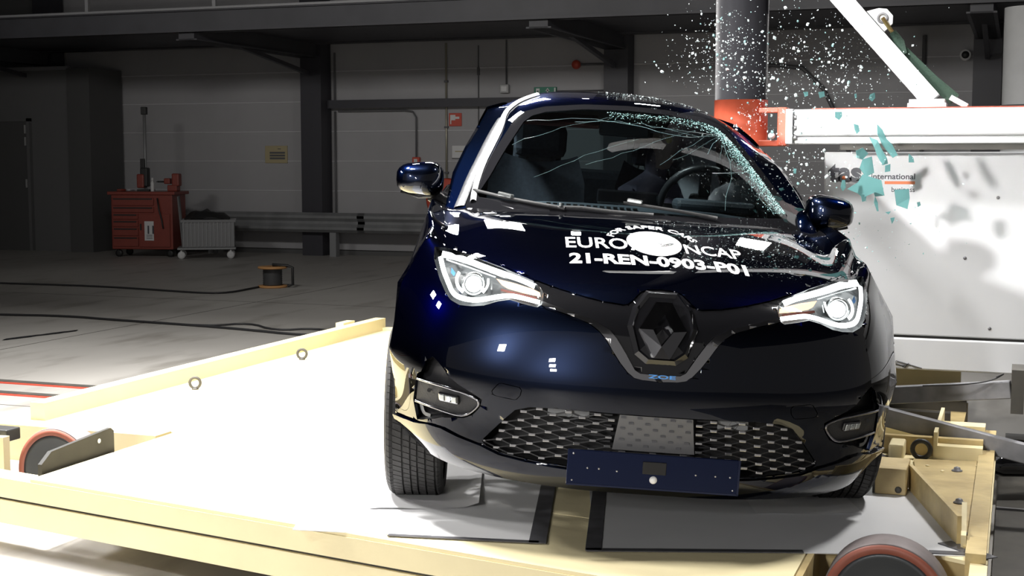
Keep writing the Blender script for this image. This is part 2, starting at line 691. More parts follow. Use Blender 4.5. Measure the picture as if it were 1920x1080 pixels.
o, w, h = wall_plate('fire_hose_sign', -8.29, -8.08, 2.03, 2.23, 'sign_red', 'square red fire equipment sign on the wall', 'sign')
mb = MB()
mb.bx(-w * .38, w * .02, -.026, -.02, h * .45, h * .86)
mb.bx(-w * .38, -w * .30, -.026, -.02, h * .15, h * .45)
mb.bx(w * .02, w * .34, -.026, -.02, h * .55, h * .72)
mb.build('pictogram', 'sign_white', o)
o, w, h = wall_plate('wall_notice', -8.24, -7.93, 1.53, 1.73, 'sign_white', 'white notice board with a yellow line', 'notice')
mb = MB()
mb.bx(-w * .33, w * .33, -.024, -.02, h * .52, h * .60)
mb.build('yellow_line', 'sign_cream', o)
mb = MB()
mb.bx(-w * .5, w * .5, -.023, -.019, 0, .012)
mb.bx(w * .5 - .012, w * .5, -.023, -.019, 0, h)
mb.build('frame', 'pipe_grey', o)
o, w, h = wall_plate('evacuation_plan', -11.53, -11.12, 1.46, 1.74, 'sign_cream', 'cream framed plan sheet left of the black column', 'notice')
mb = MB()
for k in range(3):
    mb.bx(-w * .28, w * .40, -.024, -.02, h * (.22 + .16 * k), h * (.33 + .16 * k))
mb.bx(w * .08, w * .22, -.024, -.02, h * .80, h * .84)
mb.build('plan_rows', 'pipe_grey', o)
o, w, h = wall_plate('exit_sign', -6.89, -6.54, 2.47, 2.60, 'sign_green', 'green exit sign with white arrow above the car roof', 'sign', t=.05)
mb = MB()
mb.bx(-w * .40, -w * .24, -.056, -.05, h * .15, h * .85)
mb.box((w * .12, -.053, h * .42), (.02, .006, h * .55))
mb.prism([(w * .02, h * .55), (w * .22, h * .55), (w * .12, h * .88)], 'y', -.056, -.05)
mb.bx(w * .42, w * .48, -.056, -.05, h * .1, h * .9)
mb.build('symbols', 'sign_white', o)
mb = MB()
mb.bx(-w * .345, -w * .30, -.058, -.055, h * .2, h * .6)
mb.bx(-w * .36, -w * .27, -.058, -.055, h * .5, h * .58)
mb.build('running_figure', 'sign_green', o)
mb = MB()
mb.cyl((w * .5, -.03, h * .5), (w * .5 + .75, -.03, h * .5), .012, n=8)
mb.build('feed_pipe', 'pipe_grey', o)
o = thing('junction_box', 'small grey junction box under a vertical conduit', 'junction box', (-7.36, WV - .005, 2.52))
mb = MB()
mb.box((0, -.04, .065), (.14, .08, .13), bevel=.01)
mb.build('box', 'box_grey', o)
mb = MB()
mb.box((0, -.083, .065), (.09, .01, .08), bevel=.004)
mb.build('cover', 'sign_white', o)
mb = MB()
mb.cyl((.02, -.03, .13), (.02, -.03, .80), .012, n=8)
mb.build('conduit', 'pipe_grey', o)
o = thing('alarm_horn', 'round red alarm horn on a pipe arm beside the column', 'alarm', (-6.22, WV - .005, 2.86))
mb = MB()
mb.lathe([(.004, -.12), (.055, -.115), (.068, -.08), (.066, -.04), (.045, 0)], center=(0, 0, .06), axis='y', n=20)
mb.build('horn', 'sign_red', o)
mb = MB()
mb.cyl((.05, -.05, .06), (.52, -.05, .06), .017, n=8)
mb.build('pipe_arm', 'pipe_grey', o)
o = thing('vertical_pipe', 'thin brassy vertical pipe on the wall beside the red sign', 'pipe', (-8.33, WV - .03, .8))
mb = MB()
mb.cyl((0, 0, 0), (0, 0, 2.5), .016, n=8)
mb.build('pipe', 'pipe_gold', o)
for z in (.5, 1.2, 1.9):
    mb = MB()
    mb.bx(-.03, .03, -.02, .02, z, z + .03)
    mb.build('pipe_clip', 'pipe_grey', o)
o = thing('vertical_cable', 'thin grey vertical cable between pipe and junction box', 'cable', (-7.80, WV - .02, .8))
mb = MB()
mb.cyl((0, 0, 0), (0, 0, 2.45), .009, n=6)
mb.build('cable', 'pipe_grey', o)
mb = MB()
mb.bx(-.02, .02, -.01, .01, 2.0, 2.12)
mb.build('cable_clip', 'pipe_grey', o)
o = thing('conduit_loop', 'grey conduit bent down from the black rail to a red call point', 'conduit', (-8.83, WV - .05, 1.55))
mb = MB()
mb.tube([(-1.35, 0, .73), (-.2, 0, .73), (-.06, 0, .71), (0, 0, .62), (0, 0, .0)], .014, n=8)
mb.build('conduit', 'pipe_grey', o)
mb = MB()
mb.box((0, 0, -.05), (.12, .06, .11), bevel=.008)
cp = mb.build('call_point', 'sign_red', o)
mb = MB()
mb.box((0, -.032, -.05), (.06, .008, .05), bevel=.002)
mb.build('call_button', 'sign_white', cp)
o = thing('column_conduit', 'grey conduit with clips running up beside the black column', 'conduit', (-10.24, WV - .04, .6))
mb = MB()
mb.cyl((0, 0, 0), (0, 0, 1.68), .016, n=8)
mb.cyl((0, 0, 1.82), (0, 0, 2.6), .016, n=8)
mb.build('conduit', 'pipe_grey', o)
o = thing('wall_camera', 'round white camera housing high on the right wall', 'camera', (-.72, WV - .01, 2.84))
mb = MB()
mb.lathe([(.055, -.12), (.075, -.12), (.078, -.02), (.05, 0)], center=(0, 0, .08), axis='y', n=22)
mb.build('housing', 'sign_white', o)
mb = MB()
mb.lathe([(.002, -.128), (.05, -.126), (.052, -.11)], center=(0, 0, .08), axis='y', n=20)
mb.build('lens', 'tool_black', o)
o = thing('grey_duct', 'pale grey upright duct at the right edge behind the barrier', 'duct', (.08, 15.6, 0))
mb = MB()
mb.cyl((0, 0, 0), (0, 0, 3.09), .27, n=32)
mb.build('duct', 'column_grey', o)
for z in (1.98, 2.06):
    mb = MB()
    mb.lathe([(.27, 0), (.285, .0), (.285, .022), (.27, .022)], center=(0, 0, z), n=32, closed=True)
    mb.build('duct_band', 'pipe_grey', o)
o = thing('downpipe', 'thin dark vertical pipe between camera and diagonal strut', 'pipe', (-1.26, WV - .04, 0))
mb = MB()
mb.cyl((0, 0, 0), (0, 0, 3.2), .028, n=10)
mb.build('pipe', 'pipe_grey', o)
mb = MB()
mb.bx(-.05, .05, -.03, .03, 2.2, 2.24)
mb.build('pipe_clip', 'pipe_grey', o)
o = thing('sagging_hose', 'dark hose hanging in an arc on the wall behind the pole', 'hose', (-3.6, WV - .06, 1.6))
mb = MB()
mb.tube([(-.1, 0, 1.0), (.25, -.02, 1.25), (.7, -.02, 1.2), (1.0, 0, .9), (1.25, 0, .4), (1.4, 0, -.1)], .03, n=8)
mb.build('hose', 'pipe_grey', o)
mb = MB()
mb.bx(-.15, -.05, -.05, .05, .96, 1.04)
mb.build('hose_end', 'column_black', o)

o = thing('hose_reel', 'red hose reel on a floor stand behind the viewer-left mirror', 'hose reel', (-8.02, 19.2, 0))
mb = MB()
mb.lathe([(.05, -.07), (.30, -.07), (.32, -.055), (.30, -.04), (.30, .04), (.32, .055), (.30, .07), (.05, .07)], center=(0, 0, .92), axis='y', n=32)
mb.build('reel', 'sign_red', o)
mb = MB()
mb.bx(-.20, -.14, -.10, .10, 0, .62)
mb.bx(-.28, .16, -.14, .14, 0, .03)
mb.build('stand', 'sign_red', o)
mb = MB()
mb.bx(.10, .16, -.10, .10, 0, .62)
mb.build('stand_leg', 'sign_red', o)
# ---- tool chest, cart, reel, cables
tc_ = thing('tool_chest', 'red wheeled tool chest with drawers and a number card', 'tool chest', hall(-5.73, 21.9, 0), R(12))
mb = MB()
mb.bx(-.50, .50, -.28, .28, .12, 1.0, bevel=.012)
mb.bx(-.55, .55, -.31, .31, .97, 1.02, bevel=.008)
mb.build('body', 'tool_red', tc_)
for k, (z0, z1) in enumerate(((.80, .93), (.69, .79), (.585, .68), (.47, .575), (.33, .46), (.16, .32))):
    mb = MB()
    mb.bx(-.47, -.06 if k > 1 else .20, -.302, -.28, z0 + .006, z1 - .006, bevel=.004)
    d_ = mb.build('drawer', 'tool_red', tc_)
    mb = MB()
    mb.bx(-.45, -.08 if k > 1 else .18, -.315, -.298, z1 - .032, z1 - .014)
    mb.build('drawer_pull', 'tool_black', d_)
mb = MB()
mb.bx(-.04, .46, -.302, -.28, .16, .67, bevel=.004)
d_ = mb.build('cupboard_door', 'tool_red', tc_)
mb = MB()
mb.bx(-.02, .0, -.318, -.30, .42, .52)
mb.build('door_catch', 'tool_black', d_)
mb = MB()
mb.bx(.05, .20, -.308, -.301, .26, .56)
cd = mb.build('number_card', 'sign_white', tc_)
tb = text_mesh('11', size=.17, bold=.006)
for v in tb.verts:
    v.co = Vector((v.co.x * .9 + .075, -.310, v.co.y + .37))
mb = MB()
mb.bm.free()
mb.bm = tb
mb.build('card_number', 'ink_grey', cd)
mb = MB()
for z in (.29, .315, .34):
    mb.bx(.08, .18, -.310, -.308, z, z + .008)
mb.build('card_lines', 'ink_grey', cd)
mb = MB()
mb.tube([(.27, -.31, .92), (.30, -.33, .75), (.34, -.32, .58), (.36, -.32, .45)], .012, n=6)
mb.build('hanging_lead', 'tool_black', tc_)
wsrc = None
for x in (-.42, .42):
    for y in (-.2, .2):
        if wsrc is None:
            mb = MB()
            mb.lathe([(.02, -.02), (.055, -.02), (.055, .02), (.02, .02)], axis='y', n=18)
            mb.bx(-.012, .012, -.026, .026, 0, .075)
            wsrc = mb.build('castor', 'tool_black', tc_)
            wsrc.location = (x, y, .055)
        else:
            clone(wsrc, parent=tc_, loc=(x, y, .055))
T0 = 1.02


def on_chest(x, y):
    return Vector(tc_.location) + Matrix.Rotation(R(12), 3, 'Z') @ Vector((x, y, T0))


o = thing('drill_stand', 'tall thin upright stand on the red tool chest', 'drill stand', on_chest(-.06, .05), R(12))
mb = MB()
mb.bx(-.10, .10, -.12, .12, 0, .03)
mb.build('foot', 'tool_black', o)
mb = MB()
mb.cyl((0, 0, .03), (0, 0, 1.28), .024, n=12)
mb.build('column', 'guard_post', o)
mb = MB()
mb.box((0, 0, 1.26), (.085, .09, .12), bevel=.01)
mb.build('head', 'tool_black', o)
mb = MB()
mb.box((0, -.02, .22), (.12, .14, .30), bevel=.02)
mb.box((-.03, -.02, .43), (.07, .08, .16), bevel=.01)
mb.build('motor', 'tool_black', o)
mb = MB()
mb.box((-.05, -.06, .16), (.12, .10, .22), bevel=.02)
mb.build('motor_cover', 'tool_red', o)
o = thing('bench_vise', 'red bench vise at the right end of the tool chest', 'vise', on_chest(.42, 0), R(12))
mb = MB()
mb.box((0, 0, .05), (.16, .16, .10), bevel=.015)
mb.box((.05, 0, .18), (.12, .14, .20), bevel=.02)
mb.build('body', 'tool_red', o)
mb = MB()
mb.box((-.09, 0, .16), (.10, .13, .09), bevel=.015)
mb.build('jaw', 'tool_red', o)
mb = MB()
mb.cyl((-.26, 0, .15), (-.12, 0, .15), .013, n=10)
mb.cyl((-.25, -.07, .15), (-.25, .07, .15), .008, n=8)
mb.build('screw', 'tool_black', o)
o = thing('spray_can', 'small white bottle standing on the tool chest', 'bottle', on_chest(.12, -.12), 0)
mb = MB()
mb.lathe([(.028, 0), (.03, .01), (.03, .13), (.014, .16), (.014, .17)], n=16)
mb.build('bottle', 'sign_white', o)
mb = MB()
mb.lathe([(.018, .17), (.02, .18), (.016, .215)], n=16)
mb.build('cap', 'sign_white', o)
o = thing('hand_tools', 'loose red-handled tool lying on the tool chest', 'tool', on_chest(-.34, -.12), R(12))
mb = MB()
mb.tube([(-.12, 0, .02), (.02, 0, .02)], .018, n=8)
mb.build('handle', 'tool_red', o)
mb = MB()
mb.tube([(.02, 0, .02), (.16, .01, .02)], .008, n=6)
mb.build('shank', 'zinc', o)

ct = thing('basket_cart', 'grey ribbed basket cart on a low platform with white wheels', 'cart', hall(-4.72, 21.45, 0), R(30))
mb = MB()
mb.bx(-.44, .44, -.26, .26, .14, .175, bevel=.008)
mb.build('platform', 'guard_post', ct)
mb = MB()
for a in ((-.36, .42, -.24, -.225), (-.36, .42, .225, .24)):
    mb.bx(a[0], a[1], a[2], a[3], .18, .58)
mb.bx(-.36, -.345, -.225, .225, .18, .58)
mb.bx(.405, .42, -.225, .225, .18, .58)
mb.bx(-.345, .405, -.225, .225, .18, .195)
mb.build('basket', 'cart_grey', ct)
rib = None
for k in range(14):
    x = -.34 + .057 * k
    if rib is None:
        mb = MB()
        mb.bx(-.008, .008, -.252, -.24, .19, .56)
        rib = mb.build('rib', 'guard_post', ct)
        rib.location.x = x
    else:
        clone(rib, parent=ct).location.x = x
mb = MB()
mb.bx(-.38, .44, -.26, -.22, .56, .60)
mb.bx(-.38, .44, .22, .26, .56, .60)
mb.build('rim', 'cart_grey', ct)
ws2 = None
for x in (-.38, .36):
    for y in (-.2, .2):
        if ws2 is None:
            mb = MB()
            mb.lathe([(.02, -.018), (.058, -.018), (.058, .018), (.02, .018)], axis='y', n=18)
            mb.bx(-.010, .010, -.024, .024, 0, .082)
            ws2 = mb.build('wheel', 'sign_white', ct)
            ws2.location = (x, y, .058)
        else:
            clone(ws2, parent=ct, loc=(x, y, .058))
mb = MB()
mb.tube([(-.36, -.15, .17), (-.42, -.15, .95), (-.42, .15, .95), (-.36, .15, .17)], .014, n=8)
mb.build('push_handle', 'guard_post', ct)
o = thing('dark_bundle', 'heap of dark cloth lying on the basket cart', 'cloth', tuple(Vector(ct.location) + Vector((0, 0, .60))), R(30))
mb = MB()
rnd = random.Random(3)
rows = []
for i in range(9):
    row = []
    for j in range(7):
        x, y = -.33 + .085 * i, -.20 + .066 * j
        e = (1 - ((i - 4) / 4.3) ** 2) * (1 - ((j - 3) / 3.2) ** 2)
        row.append((x, y, -.02 + .16 * max(0, e) ** .6 * (.7 + .5 * rnd.random())))
    rows.append(row)
mb.grid(rows)
mb.build('bundle', 'tool_black', o)

rl = thing('cable_reel', 'wooden-flanged cable reel lying on the concrete floor', 'cable reel', hall(-2.85, 16.45, 0), R(10))
for z in (.0, .225):
    mb = MB()
    mb.lathe([(.02, 0), (.17, 0), (.175, .012), (.17, .025), (.02, .025)], center=(0, 0, z), n=28, closed=True)
    mb.build('flange', 'reel_wood', rl)
mb = MB()
prof = [(.02, .025)]
for k in range(9):
    prof += [(.108, .027 + .022 * k), (.118, .038 + .022 * k)]
prof += [(.108, .223), (.02, .225)]
mb.lathe(prof, n=24)
mb.build('wound_cable', 'reel_drum', rl)
mb = MB()
mb.tube([(.19, 0, .02), (.25, 0, .04), (.25, 0, .24), (.19, 0, .26), (0, 0, .27)], .018, n=8)
mb.build('carry_frame', 'tool_black', rl)


def ground_cable(name, pts, r, label):
    P = [tuple(hall(x, y, r if len(q) == 0 else q[0])) for (x, y, *q) in pts]
    mb = MB()
    mb.tube(resample3(P), r, n=6)
    o = mb.build(name, 'cable')
    return tag(o, label, 'cable')


def resample3(P, k=3):
    for _ in range(2):
        Q = [P[0]]
        for a, b in zip(P, P[1:]):
            Q.append(tuple(.75 * x + .25 * y for x, y in zip(a, b)))
            Q.append(tuple(.25 * x + .75 * y for x, y in zip(a, b)))
        Q.append(P[-1])
        P = Q
    return P


ground_cable('floor_cable', [(-6.6, 13.75), (-4.98, 13.42), (-4.3, 13.3), (-3.8, 13.0), (-3.0, 12.6), (-2.4, 12.25), (-1.78, 11.8), (-1.2, 11.75), (-.4, 11.3), (.5, 11.2)], .012,
             'long dark cable crossing the floor behind the yellow side rail')
ground_cable('floor_cable', [(-3.3, 12.75), (-2.75, 12.5), (-2.42, 12.75), (-2.1, 12.15), (-1.75, 12.35), (-1.45, 11.9), (-1.15, 12.15), (-.8, 12.0)], .010,
             'thin dark cable curling in loops over the long floor cable')
ground_cable('floor_cable', [(-6.3, 16.9), (-5.0, 16.5), (-4.2, 16.05), (-3.5, 15.6), (-3.2, 15.65), (-3.05, 16.2), (-2.97, 16.45)], .012,
             'dark cable running from the wooden reel to the dark corner')
mb = MB()
rnd = random.Random(5)
pts = []
for k in range(14):
    t = k / 13
    x, y = -4.28 + .42 * t, 11.60 + .62 * t
    w = .035 + .03 * rnd.random()
    p, q = hall(x, y - w, .002), hall(x, y + w, .002)
    pts.append((tuple(p), tuple(q)))
rows = [[a for a, b in pts], [b for a, b in pts]]
mb.grid(rows, smooth=False)
rows = [[(a[0], a[1], .006) for a, b in pts], [(b[0], b[1], .006) for a, b in pts]]
mb.grid(rows, smooth=False)
tag(mb.build('tape_remnant', 'cable', recalc=True), 'torn strip of black tape stuck to the concrete floor', 'tape')
for i, (v0, lab) in enumerate(((7.62, 'far of the two dark floor tracks with a red edge'), (7.24, 'near of the two dark floor tracks with a red edge'))):
    o = thing('floor_track', lab, 'track', (-4.4, v0, 0), 0, 'pair of floor tracks')
    mb = MB()
    mb.bx(-8, 0, -.035, .035, 0, .012)
    mb.build('track_bar', 'dark_steel', o)
    mb = MB()
    mb.bx(-8, 0, -.058, -.035, 0, .008)
    mb.build('red_edge', 'sign_red', o)
# slab joints of the concrete
for i, (a, b) in enumerate((((-9, 6.9), (-3, 6.9)), ((-7.6, -2), (-7.6, 19)), ((-12, 12.9), (0, 12.9)))):
    mb = MB()
    mb.bar((a[0], a[1], .0005), (b[0], b[1], .0005), .008, .002)
    o = mb.build('slab_joint', 'dark_steel', bpy.data.objects['floor'])
# ================================================================== the car
# car frame: X across (towards the impact side), Y backwards from the nose, Z up from the deck
DECK_Z = 0.30
CAR_X, CAR_Y = 0.41, 4.16


def cc_fit(pts, faces, it=14):
    """move a Catmull-Clark cage so that its limit surface passes through pts"""
    n = len(pts)
    fv = [[] for _ in range(n)]
    ev = [set() for _ in range(n)]
    ec = {}
    for fi, f in enumerate(faces):
        m = len(f)
        for i, v in enumerate(f):
            fv[v].append(fi)
            a = f[(i + 1) % m]
            ev[v].add(a)
            ev[a].add(v)
            k = (min(v, a), max(v, a))
            ec[k] = ec.get(k, 0) + 1
    tgt = [Vector(p) for p in pts]
    P = [p.copy() for p in tgt]
    bnd = {}
    for (a, b), c in ec.items():
        if c == 1:
            bnd.setdefault(a, []).append(b)
            bnd.setdefault(b, []).append(a)
    for _ in range(it):
        L = []
        for v in range(n):
            if v in bnd:
                e = bnd[v]
                if len(fv[v]) == 1:
                    L.append(P[v].copy())
                else:
                    L.append((P[v] * 4 + P[e[0]] + P[e[1]]) / 6)
                continue
            k = len(ev[v])
            s = P[v] * (k * k)
            for a in ev[v]:
                s += 4 * P[a]
            for fi in fv[v]:
                f = faces[fi]
                i = f.index(v)
                if len(f) == 4:
                    s += P[f[(i + 2) % 4]]
                else:
                    s += (P[f[(i + 1) % 3]] + P[f[(i + 2) % 3]]) / 2
            L.append(s / (k * (k + 5)))
        for v in range(n):
            P[v] += (tgt[v] - L[v]) * .9
    return P


class Cage:
    def __init__(self):
        self.p, self.f, self.ix = [], [], {}

    def v(self, p):
        k = tuple(round(c, 4) for c in p)
        if k not in self.ix:
            self.ix[k] = len(self.p)
            self.p.append(k)
        return self.ix[k]

    def grid(self, G, flip=False):
        for i in range(len(G) - 1):
            for j in range(len(G[0]) - 1):
                q = (G[i][j], G[i][j + 1], G[i + 1][j + 1], G[i + 1][j])
                if any(x is None for x in q):
                    continue
                ids = [self.v(x) for x in q]
                ids2 = [self.v((-x[0], x[1], x[2])) for x in q]
                self.f.append(tuple(ids[::-1] if flip else ids))
                self.f.append(tuple(ids2 if flip else ids2[::-1]))

    def mesh(self, level=3, fit=14):
        P = cc_fit(self.p, self.f, fit)
        me = bpy.data.meshes.new('cage')
        me.from_pydata([tuple(p) for p in P], [], self.f)
        ob = bpy.data.objects.new('cage', me)
        COL.objects.link(ob)
        md = ob.modifiers.new('s', 'SUBSURF')
        md.levels = level
        md.render_levels = level
        md.quality = 6
        md.boundary_smooth = 'ALL'
        dg = bpy.context.evaluated_depsgraph_get()
        dg.update()
        ev = bpy.data.meshes.new_from_object(ob.evaluated_get(dg))
        bm = bmesh.new()
        bm.from_mesh(ev)
        bpy.data.objects.remove(ob)
        bpy.data.meshes.remove(me)
        bpy.data.meshes.remove(ev)
        return bm


def lower_body():
    F = [  # bottom to top, centre to corner
        [(0, .06, .185), (.20, .067, .185), (.42, .115, .19), (.60, .22, .20), (.70, .34, .215), (.775, .50, .24)],
        [(0, .03, .25), (.20, .037, .25), (.44, .09, .252), (.63, .20, .26), (.74, .34, .28), (.82, .50, .30)],
        [(0, .02, .36), (.20, .03, .36), (.45, .085, .362), (.65, .20, .37), (.765, .34, .385), (.835, .50, .40)],
        [(0, .00, .48), (.21, .01, .48), (.46, .065, .482), (.66, .18, .49), (.78, .335, .50), (.848, .50, .51)],
        [(0, .012, .60), (.21, .022, .60), (.46, .08, .602), (.66, .20, .605), (.78, .36, .61), (.846, .52, .615)],
        [(0, .045, .71), (.21, .055, .71), (.45, .12, .715), (.645, .25, .725), (.757, .41, .735), (.828, .57, .74)],
        [(0, .13, .800), (.21, .14, .795), (.43, .195, .788), (.605, .32, .800), (.70, .45, .825), (.768, .62, .85)],
    ]
    T = [F[6],
         [(0, .29, .862), (.21, .30, .860), (.42, .35, .853), (.585, .45, .850), (.683, .57, .862), (.768, .74, .880)],
         [(0, .50, .912), (.21, .51, .910), (.42, .55, .903), (.575, .63, .896), (.682, .73, .897), (.775, .87, .903)],
         [(0, .75, .958), (.21, .76, .956), (.42, .79, .948), (.58, .84, .938), (.69, .92, .927), (.785, 1.02, .925)],
         [(0, .98, .992), (.21, .99, .990), (.42, 1.02, .983), (.58, 1.08, .972), (.70, 1.14, .957), (.792, 1.2, .945)],
         [(0, 1.2, 1.015), (.21, 1.21, 1.012), (.42, 1.24, 1.004), (.58, 1.29, .99), (.705, 1.34, .972), (.798, 1.4, .957)]]
    for y, xi, xo, z in ((1.9, .70, .802, .958), (2.5, .70, .806, .966), (3.1, .69, .80, .985), (3.6, .61, .742, 1.0)):
        T.append([None, None, None, None, (xi, y, z + .01), (xo, y, z)])
    T.append([(0, 4.0, .985), (.2, 3.995, .985), (.38, 3.98, .985), (.5, 3.95, .985), (.575, 3.91, .985), (.665, 3.85, .98)])
    S = []
    prof = {  # y: list of (x, z) k0..k5
        .64: [(.80, .25), (.842, .31), (.856, .41), (.864, .51), (.862, .62), (.842, .745)],
        .84: [(.805, .24), (.852, .31), (.867, .42), (.872, .52), (.869, .63), (.848, .76)],
        1.03: [(.805, .22), (.848, .29), (.864, .40), (.870, .51), (.867, .63), (.848, .77)],
        1.2: [(.80, .20), (.84, .27), (.858, .38), (.866, .50), (.863, .63), (.848, .78)],
        1.4: [(.80, .20), (.836, .27), (.852, .38), (.862, .50), (.860, .63), (.848, .79)],
        1.9: [(.80, .20), (.834, .27), (.85, .38), (.862, .50), (.862, .63), (.85, .79)],
        2.5: [(.80, .20), (.834, .27), (.85, .38), (.864, .50), (.866, .63), (.854, .80)],
        3.1: [(.80, .21), (.84, .28), (.86, .39), (.872, .51), (.872, .64), (.85, .82)],
        3.6: [(.78, .23), (.825, .29), (.85, .40), (.86, .52), (.85, .66), (.812, .84)],
        3.85: [(.69, .26), (.74, .31), (.775, .41), (.785, .53), (.775, .67), (.73, .84)],
    }
    S.append([F[k][5] for k in range(7)])
    for j, (y, pr) in enumerate(sorted(prof.items())):
        top = T[j + 1][5]
        S.append([(x, y, z) for x, z in pr] + [top])
    B = [[(0, 3.95, .27), (.2, 3.945, .27), (.38, 3.93, .27), (.5, 3.91, .27), (.6, 3.88, .265), (prof[3.85][0][0], 3.85, prof[3.85][0][1])]]
    for k in range(1, 6):
        z = prof[3.85][k][1]
        B.append([(0, 4.06, z), (.2, 4.055, z), (.40, 4.03, z), (.53, 4.0, z), (.66, 3.95, z), (prof[3.85][k][0], 3.85, z)])
    B.append(T[-1])
    cg = Cage()
    cg.grid(F)
    cg.grid(T)
    # side: rows along y, columns bottom to top
    cg.grid(S)
    cg.grid(B, flip=True)
    bm = cg2 = None
    # S uses exact T tops; fix B bottom corner rows already shared
    return cg


def greenhouse():
    W = [
        [(0, 1.0, .965), (.25, 1.02, .965), (.48, 1.105, .965), (.645, 1.235, .965), (.735, 1.38, .965)],
        [(0, 1.27, 1.130), (.24, 1.295, 1.13), (.455, 1.375, 1.125), (.605, 1.495, 1.118), (.705, 1.63, 1.11)],
        [(0, 1.55, 1.287), (.225, 1.575, 1.284), (.425, 1.645, 1.277), (.56, 1.745, 1.266), (.655, 1.86, 1.250)],
        [(0, 1.83, 1.420), (.205, 1.85, 1.417), (.385, 1.91, 1.407), (.505, 1.99, 1.392), (.588, 2.09, 1.372)]]
    Rf = [W[3],
          [(0, 2.06, 1.485), (.19, 2.07, 1.482), (.352, 2.11, 1.471), (.455, 2.17, 1.450), (.538, 2.25, 1.415)],
          [(0, 2.5, 1.528), (.18, 2.5, 1.525), (.335, 2.51, 1.513), (.438, 2.53, 1.488), (.520, 2.56, 1.436)],
          [(0, 3.0, 1.528), (.18, 3.0, 1.525), (.335, 3.0, 1.513), (.436, 3.0, 1.488), (.518, 3.0, 1.433)],
          [(0, 3.45, 1.498), (.18, 3.45, 1.495), (.325, 3.44, 1.483), (.422, 3.42, 1.458), (.503, 3.38, 1.40)],
          [(0, 3.78, 1.446), (.18, 3.77, 1.443), (.31, 3.75, 1.433), (.405, 3.71, 1.411), (.478, 3.64, 1.36)]]
    G = [[W[k][4] for k in range(4)]]
    for j, (y0, y1, y2) in enumerate(((1.75, 1.93, 2.1), (2.35, 2.44, 2.5), (2.9, 2.94, 2.97), (3.4, 3.4, 3.39), (3.72, 3.71, 3.68))):
        s = (0, 0, 0, .03, .09)[j]
        G.append([(.765 - s, y0, .955), (.706 - s, y1, 1.115), (.625 - s * .8, y2, 1.285), Rf[j + 1][4]])
    B = [Rf[5],
         [(0, 3.86, 1.30), (.19, 3.855, 1.3), (.37, 3.83, 1.295), (.48, 3.78, 1.29), G[5][2]],
         [(0, 3.93, 1.13), (.2, 3.925, 1.13), (.4, 3.9, 1.125), (.53, 3.84, 1.12), G[5][1]],
         [(0, 3.98, .955), (.2, 3.975, .955), (.41, 3.94, .955), (.56, 3.87, .955), G[5][0]]]
    cg = Cage()
    cg.grid(W)
    cg.grid(Rf)
    cg.grid(G)
    cg.grid(B)
    return cg


ROLL = R(4.0)
ROLLC, ROLLS = math.cos(ROLL), math.sin(ROLL)


def crush(p):
    """side structure wrapped round the pole on the +X flank, roof pulled along"""
    x, y, z = p
    d = math.exp(-((y - 2.66) / .42) ** 2)
    w = min(1, max(0, (x + .25) / .9))
    w = w * w * (3 - 2 * w)
    hz = min(1, max(0, (z - .85) / .5))
    dx = -.31 * d * w * (1 - .5 * hz)
    d2 = math.exp(-((y - 2.3) / .95) ** 2)
    dx -= .060 * d2 * w * hz
    return Vector((x + dx, y, z - .012 * d * w * hz))


def settle(p):
    """crush, then lean the sprung body over its suspension"""
    p = crush(p)
    return Vector((p.x * ROLLC + p.z * ROLLS, p.y, -p.x * ROLLS + p.z * ROLLC))
def in_poly(x, y, P):
    c = False
    j = len(P) - 1
    for i in range(len(P)):
        xi, yi = P[i]
        xj, yj = P[j]
        if (yi > y) != (yj > y) and x < (xj - xi) * (y - yi) / (yj - yi) + xi:
            c = not c
        j = i
    return c


AX = {'front': (0, 2, 1), 'side': (1, 2, 0), 'top': (0, 1, 2)}


def knife(bm, pts, view, filt, closed=True):
    """cut the surface along an outline given in a front / side / top elevation"""
    a, b, c = AX[view]
    n = len(pts)
    xs = [p[0] for p in pts]
    ys = [p[1] for p in pts]
    lo = (min(xs) - .05, min(ys) - .05)
    hi = (max(xs) + .05, max(ys) + .05)
    cand = []
    for f in bm.faces:
        m = f.calc_center_median()
        if lo[0] < m[a] < hi[0] and lo[1] < m[b] < hi[1] and filt(m, f.normal):
            cand.append(f)
    cand = set(cand)
    for i in range(n if closed else n - 1):
        p, q = pts[i], pts[(i + 1) % n]
        e = 1e-4
        x0, x1 = min(p[0], q[0]) - e, max(p[0], q[0]) + e
        y0, y1 = min(p[1], q[1]) - e, max(p[1], q[1]) + e
        near = []
        for f in cand:
            if not f.is_valid:
                continue
            vx = [v.co[a] for v in f.verts]
            vy = [v.co[b] for v in f.verts]
            if max(vx) >= x0 and min(vx) <= x1 and max(vy) >= y0 and min(vy) <= y1:
                near.append(f)
        if not near:
            continue
        no = Vector((0, 0, 0))
        no[a], no[b] = (q[1] - p[1]), -(q[0] - p[0])
        co = Vector((0, 0, 0))
        co[a], co[b] = p
        geom = list(near) + list({ed for f in near for ed in f.edges}) + list({v for f in near for v in f.verts})
        r = bmesh.ops.bisect_plane(bm, geom=geom, dist=1e-5, plane_co=co, plane_no=no.normalized())
        for g in r['geom']:
            if isinstance(g, bmesh.types.BMFace):
                cand.add(g)
        cand = {f for f in cand if f.is_valid}


def mir(P):
    return [(-x, y) for x, y in P]


